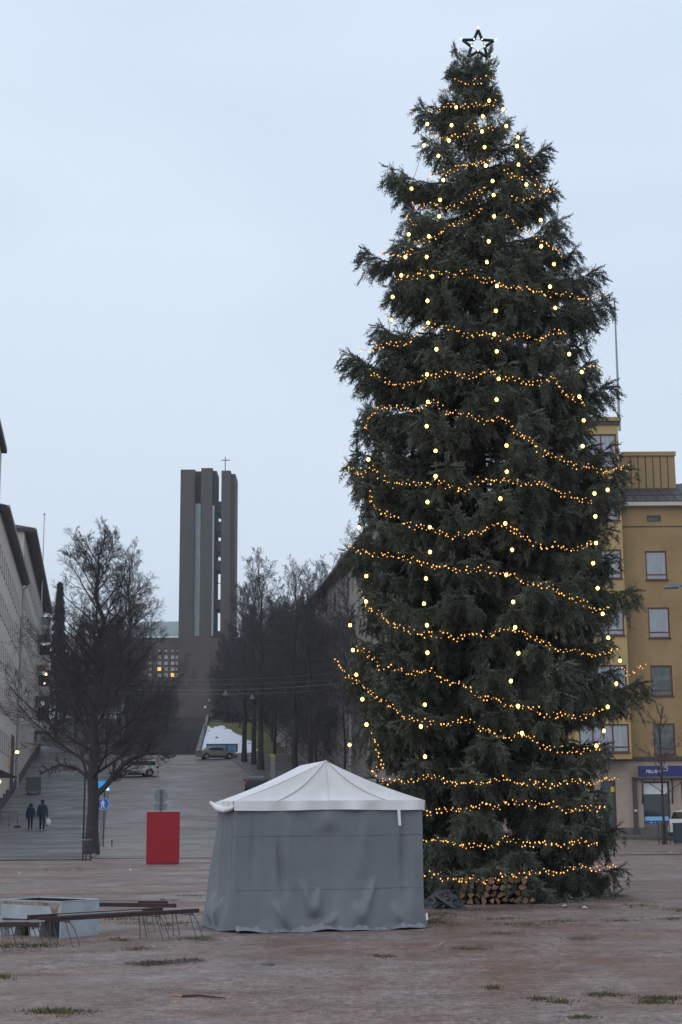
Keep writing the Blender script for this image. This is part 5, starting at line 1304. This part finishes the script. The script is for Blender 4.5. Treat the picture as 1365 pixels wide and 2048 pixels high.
def branch_proto(Lb, seed, top=False):
    rn = np.random.RandomState(seed); O, D, Ls = [], [], []; wood = MB()
    a_, b_, c_ = (.12, .16, .10) if top else (.12, .62, .46)
    b_ *= rn.uniform(.85, 1.12)
    ax = lambda t: np.array([t * Lb, .04 * Lb * math.sin(3.1 * t + seed), Lb * (a_ * t - b_ * t * t + c_ * t ** 4)])
    tg = lambda t: (lambda v: v / np.linalg.norm(v))(ax(min(1, t + .02)) - ax(max(0, t - .02)))
    wood.tube([ax(t) for t in np.linspace(0, 1, 9)], [max(.004, .012 * Lb * (1 - t) + .004) for t in np.linspace(0, 1, 9)], 5)
    def shoot(o, d, l): O.append(o); D.append(d / np.linalg.norm(d)); Ls.append(l)
    def lateral(p0, d0, ll, hang, depth=0):
        n = max(2, int(ll / .044)); p = p0.copy(); d = d0.copy(); pts = [p.copy()]
        for i in range(n):
            d = d + np.array([rn.randn() * .06, rn.randn() * .06, -hang * .14]); d /= np.linalg.norm(d); p = p + d * (ll / n); pts.append(p.copy())
            sd = np.cross(d, [0, 0, 1.0]); k = np.linalg.norm(sd); sd = sd / k if k > .15 else np.array([rn.randn(), rn.randn(), 0.])
            tl = .105 * (1 - .35 * i / n) * rn.uniform(.6, 1.3)
            for s in (-1, 1):
                shoot(p, d * .85 + sd * s * .75 + np.array([0, 0, rn.uniform(-.5, .3)]), tl)
            if depth == 0 and not top and rn.rand() < .34:
                dd = np.array([d[0] * .35 + rn.randn() * .22, d[1] * .35 + rn.randn() * .22, -1.0]); lateral(p, dd / np.linalg.norm(dd), rn.uniform(.12, .32) * min(1, .5 + Lb / 3), .05, 1)
        shoot(p, d + np.array([0, 0, .25]), .13); shoot(p, d + np.array([rn.randn() * .4, rn.randn() * .4, .1]), .11)
        if depth == 0: wood.tube(pts[::2] + [pts[-1]], .004, 3)
    n = int(Lb * (.80 if Lb > 2 else .85 if Lb > 1.3 else .88) / .085)
    for i in range(n):
        t0 = .20 if Lb > 2 else (.15 if Lb > 1.3 else .12); t = t0 + (1 - t0) * i / n; p = ax(t); g = tg(t)
        prof = min(1.0, .35 + 2.2 * (t - .14)) * min(1.0, .42 + 2.2 * (1 - t))
        ll = (.08 + .17 * min(Lb, 2.5) * prof) * rn.uniform(.6, 1.25)
        for s in (-1, 1):
            an = R(rn.uniform(40, 68)); sd = np.array([-g[1], g[0], 0]) * s
            d = g * math.cos(an) + sd * math.sin(an) + np.array([0, 0, rn.uniform(-.35, .30)]); lateral(p, d / np.linalg.norm(d), ll, .62 if not top else .1)
        if not top and .12 < t < .92 and rn.rand() < .75:    # hanging curtain twigs
            d = np.array([rn.randn() * .2, rn.randn() * .35, -1.0]); lateral(p, d / np.linalg.norm(d), (.14 + .14 * min(Lb, 2.4) * prof) * rn.uniform(.6, 1.3), .05, 1)
        shoot(p, g + np.array([0, rn.randn() * .5, .35]), .13)
    for k in range(7):
        g = tg(1.0); shoot(ax(1.0) - g * rn.uniform(0, .12), g + np.array([rn.randn() * .25, rn.randn() * .6, .3 + rn.randn() * .3]), .18 if not top else .14)
    O = np.array(O); D = np.array(D); Ls = np.array(Ls); N = len(O); K = 15
    up = np.where(np.abs(D[:, 2:3]) > .9, np.array([[1., 0, 0]]), np.array([[0, 0, 1.]])); A = np.cross(D, up); A /= np.linalg.norm(A, axis=1)[:, None]; Bv = np.cross(D, A)
    u = (np.arange(K) + rn.rand(N, K)) / K; ph = rn.rand(N, K) * 6.283
    nd = D[:, None, :] * .70 + (A[:, None, :] * np.cos(ph)[..., None] + Bv[:, None, :] * np.sin(ph)[..., None]) * .72
    base = O[:, None, :] + D[:, None, :] * (u * Ls[:, None])[..., None]; nl = .034 * rn.uniform(.75, 1.25, (N, K))
    sd = np.cross(nd, D[:, None, :]); sd /= np.linalg.norm(sd, axis=-1)[..., None] + 1e-9
    V = np.stack([base - sd * .0062, base + sd * .0062, base + nd * nl[..., None]], 2).reshape(-1, 3)
    # dead brown strands hanging near the trunk
    ns = int(40 * Lb) if not top else 1; st = rn.uniform(.05, .6, ns); so = np.array([ax(t) for t in st]) + rn.randn(ns, 3) * .06; ln = rn.uniform(.2, .65, ns)
    dv = np.stack([rn.randn(ns) * .12, rn.randn(ns) * .12, -np.ones(ns)], -1) * ln[:, None]; ss = np.stack([np.cos(st * 99), np.sin(st * 99), 0 * st], -1) * .008
    V2 = np.stack([so - ss, so + ss, so + dv], 1).reshape(-1, 3)
    nv = len(V) // 3; F = np.arange(len(V) + len(V2)).reshape(-1, 3); mi = np.concatenate([np.zeros(nv, int), np.full(len(V2) // 3, 2)])
    wv = np.array(wood.v); wf = [f for f in wood.f if len(f) == 4]; wf = np.array(wf); wt = np.concatenate([wf[:, [0, 1, 2]], wf[:, [0, 2, 3]]]) + len(V) + len(V2)
    me = np_mesh('branch', np.concatenate([V, V2, wv]), np.concatenate([F, wt]), ['needles', 'spruce_wood', 'dead_twig'], np.concatenate([mi, np.ones(len(wt), int)]))
    return me, O + D * Ls[:, None], Lb
PB = {'long': [branch_proto(2.5, s) for s in (1, 2, 3, 4)], 'mid': [branch_proto(1.7, s) for s in (5, 6, 7)], 'short': [branch_proto(1.0, s) for s in (8, 9, 10)], 'top': [branch_proto(.62, s, True) for s in (12, 13)]}
spruce = thing('spruce_tree', 'tall spruce Christmas tree hung with rows of warm lights', 'tree', (AX, YT, 0))
tq = MB(); tq.tube([(0, 0, -.1), (0, 0, .5), (.02, 0, 6), (.0, 0, 12), (.05, 0, ZTOP - .4)], [.30, .24, .18, .10, .025], 12); tq.build('trunk', 'spruce_wood', spruce)
TIPS = []
def add_branch(az, ztip, r, el, cls, seed, roll=0.0):
    me, tips, Lb = PB[cls][seed % len(PB[cls])]
    # endpoint of the proto relative to its base
    s = r / (Lb * math.cos(el)) ; 
    tipz = {'long': -.02, 'mid': -.02, 'short': -.02, 'top': .06}[cls] * Lb * s
    z0 = ztip - math.tan(el) * r - tipz
    M = Matrix.Translation((0, 0, z0)) @ Matrix.Rotation(az, 4, 'Z') @ Matrix.Rotation(-el, 4, 'Y') @ Matrix.Rotation(roll, 4, 'X') @ Matrix.Diagonal((s, min(1.15, max(.8, s)) * 1.0, min(1.15, max(.8, s)), 1))
    o = link('branch', me, spruce); o.matrix_local = M
    Mn = np.array(M); TIPS.append(tips @ Mn[:3, :3].T + Mn[:3, 3] + np.array([AX, YT, 0]))
rs = random.Random(77); nb = 0
def cls_for(r): return 'long' if r > 2.0 else ('mid' if r > 1.25 else ('short' if r > .62 else 'top'))
N_B = 236; zs_ = np.linspace(.30, ZTOP - .12, 500)
ra_ = np.array([(crown_r(q, 0) + crown_r(q, math.pi) + crown_r(q, -math.pi / 2)) / 3 for q in zs_])
dens = (ra_ + .35) / (.30 + .17 * np.minimum(1, ra_ / 2.2)); cdf = np.cumsum(dens); cdf /= cdf[-1]
kk = 0
for k in range(N_B):
    zt_ = float(np.interp((k + .5) / N_B, cdf, zs_)); rav = float(np.interp(zt_, zs_, ra_))
    kk += 1
    while math.sin(kk * 2.39996) > .3 and rs.random() < .62: kk += 1
    az = kk * 2.39996 + rs.uniform(-.25, .25); zt_ = min(max(.22, zt_ + rs.uniform(-.2, .2) * min(1, rav)), ZTOP - .05)
    r = crown_r(zt_, az) * rs.uniform(.82, .96)
    if abs(math.cos(az)) > .8: r = crown_r(zt_, az) * rs.uniform(.88, .96)
    f = zt_ / ZTOP; el = R(-13) + R(40) * f ** 1.3 + R(rs.uniform(-8, 8))
    if rav < .7: el = R(rs.uniform(10, 45))
    add_branch(az, zt_, max(.22, r), el, cls_for(r), rs.randrange(99), R(rs.uniform(-20, 20))); nb += 1
for k in range(20):
    py = 112 + 95 * ((k + .5) / 20); z_ = at(957, py, YT).z; az = k * 2.39996
    add_branch(az, z_, rs.uniform(.22, .30) + .25 * (py - 112) / 95, R(rs.uniform(38, 62)), 'short' if k % 3 else 'top', rs.randrange(99)); nb += 1
# long single branches that break the outline, from the photograph
for (px, py, el) in ((840, 203, 32), (1088, 278, 30), (1112, 378, 16), (775, 345, 22), (727, 486, 18), (1194, 515, 18), (1216, 602, 12), (688, 702, 14), (1221, 742, 16), (686, 918, 8), (1266, 932, 4), (684, 1100, 4), (1286, 1150, -4), (1292, 1336, 6), (673, 1328, 8), (1258, 1728, -12), (1250, 1648, -10), (1248, 1785, -14), (1175, 690, 5), (905, 98, 62), (988, 100, 62), (955, 118, 70)):
    p = at(px, py, YT); dx = p.x - AX; az = rs.uniform(-.12, .12) + (0 if dx > 0 else math.pi)
    r = abs(dx) / math.cos(az if dx > 0 else az - math.pi) * .95
    add_branch(az, p.z, max(.18, r), R(el), cls_for(r), rs.randrange(99)); nb += 1
# low skirt: sweeps the ground, parted above the firewood
for (px, py, dp) in ((830, 1800, 1.6), (890, 1775, 2.3), (915, 1752, 2.5), (950, 1738, 2.5), (1000, 1732, 2.5), (1050, 1736, 2.5), (1088, 1800, 2.5), (1105, 1808, 2.4), (1140, 1806, 2.2), (1175, 1802, 1.8), (1215, 1790, 1.1), (1090, 1775, 2.5), (1160, 1775, 2.0)):
    p = at(px, py, YT - dp); dx, dy = p.x - AX, -dp; add_branch(math.atan2(dy, dx), max(.06, p.z), math.hypot(dx, dy), R(rs.uniform(-14, -6)), 'long', rs.randrange(99)); nb += 1
for k, py in enumerate((455, 520, 560, 600, 640, 685, 735, 785, 835)):      # close the front around the trunk
    z_ = at(965, py, YT - 1.2).z; az = -math.pi / 2 + (.28 if k % 2 else -.22); r = crown_r(z_, az) * rs.uniform(.74, .88)
    add_branch(az, z_, r, R(14 - k * 1.5), cls_for(r), rs.randrange(99), R(rs.uniform(-15, 15))); nb += 1
print('SPRUCE BRANCHES', nb)

# ---- lights: a pixel gives the direction, the foliage it hangs on gives the distance
T = np.concatenate(TIPS); rel = T - np.array(CAMP); kd = rel @ np.array(c_f)
tx = IW / 2 + FPX * (rel @ np.array(c_r)) / kd; ty = IH / 2 - FPX * (rel @ np.array(c_u)) / kd
def on_foliage(px, py, rad=9.0, gap=.05):
    m = (np.abs(tx - px) < rad) & (np.abs(ty - py) < rad)
    d = ray(px, py)
    p0 = at(px, py, YT); rr_ = min(crown_r(min(max(p0.z, .3), ZTOP), -math.pi / 2), 2.7); off = p0.x - AX
    # back stop: half way into the crown
    yb = YT - math.sqrt(max(0, (rr_ * .80) ** 2 - off * off)) if abs(off) < rr_ * .80 else YT
    y = float(np.sort(T[m, 1])[min(2, m.sum() - 1)]) if m.sum() else yb
    return at(px, py, min(y, yb) - gap)
def C1(l): return [(680 + x / 2.4375, 40 + y / 2.4375) for x, y in l]
def C2(l): return [(660 + x / 2.3534, 560 + y / 2.3534) for x, y in l]
def C3(l): return [(660 + x / 2.0682, 1100 + y / 2.0682) for x, y in l]
strings = [
 ('second string of large bulbs, at the left edge of the spruce', C1([(427, 507), (410, 612), (350, 822), (336, 1045), (320, 1155), (300, 1245), (258, 1350)]) + C2([(290, 187), (182, 845), (137, 1165)]) + C3([(151, 108), (150, 213), (84, 311), (96, 414), (110, 516), (135, 617), (152, 722), (82, 806)])),
 ('x', C1([(567, 425), (545, 513), (532, 587), (481, 662), (505, 780), (489, 877), (484, 957), (434, 1055), (424, 1155), (451, 1250)]) + C2([(460, 98), (464, 202), (502, 326), (458, 444), (462, 574), (456, 688), (498, 804), (498, 924), (460, 1045), (471, 1164), (472, 1280)]) + C3([(398, 118), (390, 222), (402, 311), (404, 425), (393, 640), (377, 730), (394, 855)])),
 ('x', C1([(728, 393), (697, 470), (694, 543), (706, 620), (712, 710), (745, 785), (750, 853), (752, 957), (726, 1079), (718, 1180)]) + C2([(787, 28), (782, 145), (774, 255), (786, 336), (795, 465), (785, 563), (832, 779), (833, 902), (803, 1029), (826, 1146), (858, 1270)]) + C3([(730, 103), (759, 215), (767, 320), (780, 427), (749, 542), (779, 646), (795, 758)])),
 ('x', C1([(797, 435), (812, 517), (868, 572), (864, 615), (872, 705), (910, 802), (980, 975), (982, 1103), (1044, 1190), (1025, 1300)]) + C2([(1062, 131), (1127, 349), (1186, 433), (1175, 549), (1195, 661), (1190, 782), (1308, 988), (1246, 1005), (1250, 1113), (1253, 1238), (1240, 1333)]) + C3([(1108, 158), (1129, 264), (1152, 363), (1200, 458), (1185, 553), (1150, 649), (1133, 748), (1103, 810)]))]
labs = ['string of large warm bulbs down the side of the spruce facing the church', 'string of large warm bulbs down the spruce above the tent edge', 'string of large warm bulbs down the middle of the spruce above the firewood', 'string of large warm bulbs down the side of the spruce facing the yellow house']
bm_ = MB(); bm_.ball((0, 0, 0), .032, n=10, m=7, sz=1.15); bulb_me = bm_.mesh('bulb', 'bulb', True)
sm_ = MB(); sm_.tube([(0, 0, .04), (0, 0, .085)], .024, 7); sock_me = sm_.mesh('socket', 'cable')
for (nm, pts), lab in zip(strings, labs):
    P3 = [on_foliage(x, y, 10, .07) for x, y in pts]; o0 = Vector((P3[-1].x, P3[-1].y, P3[-1].z))
    o = thing('bulb_string', lab, 'string lights', o0, group='vertical bulb strings on the spruce')
    q = MB(); w_ = []
    for i, p in enumerate(P3):
        w_.append(p + Vector((0, -.01, .09)) - o0)
        if i < len(P3) - 1: w_.append((p + P3[i + 1]) / 2 + Vector((0, -.03, .0)) - o0)
    q.tube(w_, .006, 4); q.build('cable', 'cable', o)
    for p in P3:
        b = link('bulb', bulb_me, o, p - o0); link('socket', sock_me, b)
gar = [C1([(570, 295), (640, 300), (680, 310), (730, 295), (765, 280)]), C1([(420, 430), (490, 440), (550, 415), (640, 415), (690, 425), (750, 405), (780, 345)]), C1([(440, 555), (500, 580), (600, 550), (670, 515), (725, 515), (760, 520)]),
 C1([(440, 770), (520, 745), (600, 715), (690, 690), (740, 680), (765, 705)]), C1([(860, 590), (900, 650), (950, 680)]), C1([(800, 740), (870, 760), (930, 780), (1000, 830), (1040, 825)]), C1([(345, 890), (420, 910), (520, 910), (600, 890), (670, 840), (730, 800)]), C1([(845, 865), (900, 870), (950, 860), (1050, 820)]),
 C1([(320, 940), (345, 990), (380, 1020)]), C1([(180, 1135), (250, 1150), (340, 1120), (430, 1075), (500, 1030), (570, 990), (650, 950), (710, 920)]), C1([(810, 955), (850, 1000), (920, 1030), (970, 1075), (1040, 1110), (1090, 1150)]), C1([(270, 1265), (330, 1250), (400, 1235), (520, 1235), (600, 1240), (690, 1255), (790, 1295), (880, 1305), (960, 1330), (1040, 1330), (1140, 1350), (1240, 1352), (1310, 1345)]),
 C2([(140, 330), (210, 315), (280, 310), (370, 290), (430, 240), (480, 210), (560, 225), (640, 255), (720, 260), (800, 265), (900, 270), (1000, 265), (1080, 245), (1120, 240)]), C2([(190, 430), (250, 470), (310, 495), (400, 490), (470, 445), (560, 440), (650, 450), (760, 440), (840, 460), (930, 485), (1050, 465), (1100, 520), (1150, 560), (1210, 590)]), C2([(1190, 410), (1250, 400), (1300, 430)]),
 C2([(160, 700), (200, 640), (230, 600), (300, 595), (400, 610), (500, 580), (560, 620), (640, 640), (740, 660), (830, 660), (900, 730), (980, 790), (1080, 850), (1180, 880), (1270, 895), (1360, 890), (1420, 890)]), C2([(60, 860), (130, 920), (200, 880), (230, 920), (290, 955), (380, 965), (500, 950), (560, 975), (630, 985), (720, 940), (850, 950), (990, 960), (1080, 1000), (1180, 1040), (1250, 1040)]),
 C2([(180, 1010), (200, 1060), (260, 1100), (320, 1130), (420, 1160), (500, 1180), (580, 1210), (680, 1190), (780, 1160), (840, 1150), (900, 1210), (980, 1245), (1080, 1265), (1180, 1260), (1260, 1240)]), C2([(90, 1265), (160, 1275), (240, 1300), (330, 1290)]) + C3([(300, 35), (380, 55), (460, 75), (550, 85), (630, 80), (720, 100), (800, 130), (880, 145), (950, 170), (1020, 205), (1090, 235), (1165, 255)]),
 C3([(130, 180), (150, 230), (210, 270), (260, 310), (330, 340), (420, 350), (520, 360), (620, 355), (720, 325), (800, 345), (880, 385), (960, 415), (1050, 430), (1160, 430), (1190, 410)]), C3([(110, 400), (160, 440), (220, 480), (310, 510), (390, 495), (460, 535), (540, 555), (620, 600), (700, 630), (760, 640), (850, 665), (950, 690), (1060, 685), (1140, 660)]), C3([(1200, 480), (1240, 510), (1290, 490), (1310, 470)]),
 C3([(30, 460), (60, 510), (120, 545), (170, 590), (240, 640), (310, 690), (400, 715), (500, 720), (580, 705), (640, 745), (720, 775), (800, 765), (880, 810), (960, 835), (1060, 830), (1130, 815)]), C3([(180, 775), (200, 830), (220, 890), (170, 920), (240, 960), (290, 965), (380, 940), (460, 940), (540, 970), (640, 960), (740, 950), (840, 970), (940, 970), (1040, 955), (1100, 965), (1200, 935)]),
 C3([(340, 1065), (390, 1075), (460, 1085), (540, 1070), (640, 1060), (720, 1050), (830, 1045), (920, 1060), (1000, 1080), (1080, 1070), (1150, 1050)]), C3([(350, 1200), (400, 1195), (500, 1205), (570, 1230), (640, 1225), (720, 1200), (800, 1210), (900, 1215), (1000, 1215), (1070, 1205), (1120, 1220)]), C3([(350, 1330), (400, 1340), (470, 1355), (560, 1365), (660, 1365), (760, 1345), (860, 1340), (960, 1330), (1050, 1305), (1110, 1320), (1190, 1305)])]
# small lamp shape: octahedron-like drop
LV = np.array([(0, 0, 1.3), (1, 0, 0), (0, 1, 0), (-1, 0, 0), (0, -1, 0), (0, 0, -1.3)]); LF = np.array([(0, 1, 2), (0, 2, 3), (0, 3, 4), (0, 4, 1), (5, 2, 1), (5, 3, 2), (5, 4, 3), (5, 1, 4)])
rg = np.random.RandomState(12); total = 0
ORD = 'first second third fourth fifth sixth seventh eighth ninth tenth eleventh twelfth thirteenth fourteenth fifteenth sixteenth seventeenth eighteenth nineteenth twentieth'.split()
ORD += ['twenty-' + w_ for w_ in ORD[:9]]
gar.sort(key=lambda pl: sum(p[1] for p in pl) / len(pl))
for gi, pl in enumerate(gar):
    seg = [math.hypot(pl[i + 1][0] - pl[i][0], pl[i + 1][1] - pl[i][1]) for i in range(len(pl) - 1)]; tot = sum(seg); cum = np.concatenate([[0], np.cumsum(seg)])
    n = int(tot / 4.6); P3 = []
    for i in range(n):
        s = tot * (i + rg.uniform(-.3, .3)) / n; x = float(np.interp(s, cum, [p[0] for p in pl])); y = float(np.interp(s, cum, [p[1] for p in pl]))
        y += 5.0 * (1 if i % 2 else -1) * rg.uniform(.0, 1.0) + 3.0 * math.sin(s * .09 + gi) + rg.randn() * 2.2; x += rg.randn() * 2.0; P3.append(on_foliage(x, y, 7, rg.choice((-.05, .0, .03, .04))))
    o0 = P3[0].copy()
    o = thing('light_garland', f'{"long" if n > 60 else "short"} garland of tiny amber lights, {ORD[gi]} below the star on the spruce', 'string lights', o0, group='amber light garlands on the spruce')
    q = MB(); q.tube([p - o0 + Vector((0, .02, .015)) for p in P3], .004, 3); q.build('cable', 'cable', o)
    C = np.array([p - o0 for p in P3]); rad = .0112 * rg.uniform(.6, 1.35, len(C))
    V = (C[:, None, :] + LV[None] * rad[:, None, None]).reshape(-1, 3); F = (LF[None] + 6 * np.arange(len(C))[:, None, None]).reshape(-1, 3)
    l_ = link('lamps', np_mesh('lamps', V, F, ['led']), o); l_['kind'] = 'stuff'; total += len(C)
print('LEDS', total)
# star on the top
sc_ = at(956.5, 90, YT - .1); stt = thing('star_ornament', 'dark green five pointed star outlined with small bulbs on the spruce top', 'star', sc_)
ro = 33 / 3050 * (sc_ - CAMP).dot(c_f); ri = ro * .42; pts = []
for k in range(10):
    a = R(90) + k * math.pi / 5 - R(2); r = ro if k % 2 == 0 else ri; pts.append(Vector((r * math.cos(a), 0, r * math.sin(a))))
dense = []
for k in range(10):
    for t in (0.06, .3, .5, .7, .94): dense.append(pts[k].lerp(pts[(k + 1) % 10], t))
q = MB(); q.tube(dense, .034, 7, closed=True); q.build('frame', 'star_green', stt)
q = MB(); q.tube([pts[k] for k in (1, 3, 5, 7, 9)], .006, 4, closed=True); q.build('inner_wire', 'cable', stt)
for k in range(10):
    q = MB(); p = pts[k] * ((ro + .045) / ro if k % 2 == 0 else (ri - .0) / ri); q.ball(p + Vector((0, -.03, 0)), .011, n=7, m=5); q.build('bulb', 'bulb', stt)
q = MB(); q.tube([(0, .04, -.9), (0, .04, -ri)], .02, 6); q.build('stake', 'cable', stt)

# firewood stacked under the skirt of the spruce
def logs():
    rn = random.Random(15); x0 = at(922, 1812, 28.35).x; x1 = at(1068, 1812, 28.35).x; shapes = []
    for s in range(10):
        q = MB(); Ln = .33; kind = (0, 1, 0, 0, 1, 2, 0, 1, 0, 1)[s]; r = .075
        if kind == 0: pr = [(0, 0)] + [(r * 1.3 * math.cos(a), r * 1.3 * math.sin(a)) for a in np.linspace(R(10), R(100), 6)]
        elif kind == 1: pr = [(r * math.cos(a), r * math.sin(a)) for a in np.linspace(0, math.pi, 8)]
        else: pr = [(r * .9 * math.cos(a), r * .85 * math.sin(a)) for a in np.linspace(0, 2 * math.pi, 10)[:-1]]
        cx = sum(p[0] for p in pr) / len(pr); cz = sum(p[1] for p in pr) / len(pr)
        pr = [((p[0] - cx) * rn.uniform(.78, 1.2), (p[1] - cz) * rn.uniform(.78, 1.2)) for p in pr]; n = len(pr)
        q.v = [(p[0], 0, p[1]) for p in pr] + [(p[0], Ln, p[1]) for p in pr]
        q.f = [tuple(reversed(range(n))), tuple(range(n, 2 * n))] + [(i, (i + 1) % n, n + (i + 1) % n, n + i) for i in range(n)]; q.m = [0, 0] + [1] * n
        shapes.append(q.mesh('firewood_log', ['log_end', 'log_bark']))
    for row in range(4):
        z = .065 + row * .118; x = x0 + rn.uniform(0, .05) + row * .02
        while x < x1 - row * .04:
            sc = rn.uniform(.8, 1.25); o = link('firewood_log', shapes[rn.randrange(10)], None, (x, 28.40 + rn.uniform(-.08, .08), z + rn.uniform(-.008, .008)), (0, rn.uniform(0, 6.28), rn.uniform(-.08, .08))); o.scale = (sc, 1, sc)
            tag(o, 'split firewood log in the stack under the spruce', 'log', 'firewood logs stacked under the spruce'); x += .125 * sc + rn.uniform(0, .012)
logs()

# ------------------------------------------------------------------ damp air
hz = bpy.data.materials.new('haze'); hz.use_nodes = True; n_ = hz.node_tree.nodes; n_.remove(n_['Principled BSDF'])
pv = n_.new('ShaderNodeVolumePrincipled'); pv.inputs['Color'].default_value = (.86, .90, .96, 1); pv.inputs['Density'].default_value = .00032; pv.inputs['Anisotropy'].default_value = .2
hz.node_tree.links.new(pv.outputs[0], n_['Material Output'].inputs['Volume']); MATS['haze'] = hz
q = MB(); q.box(-410, 410, -70, 1510, -2, 85); o = q.build('haze', 'haze'); tag(o, 'thin damp winter air over the square and street', 'haze', kind='stuff')
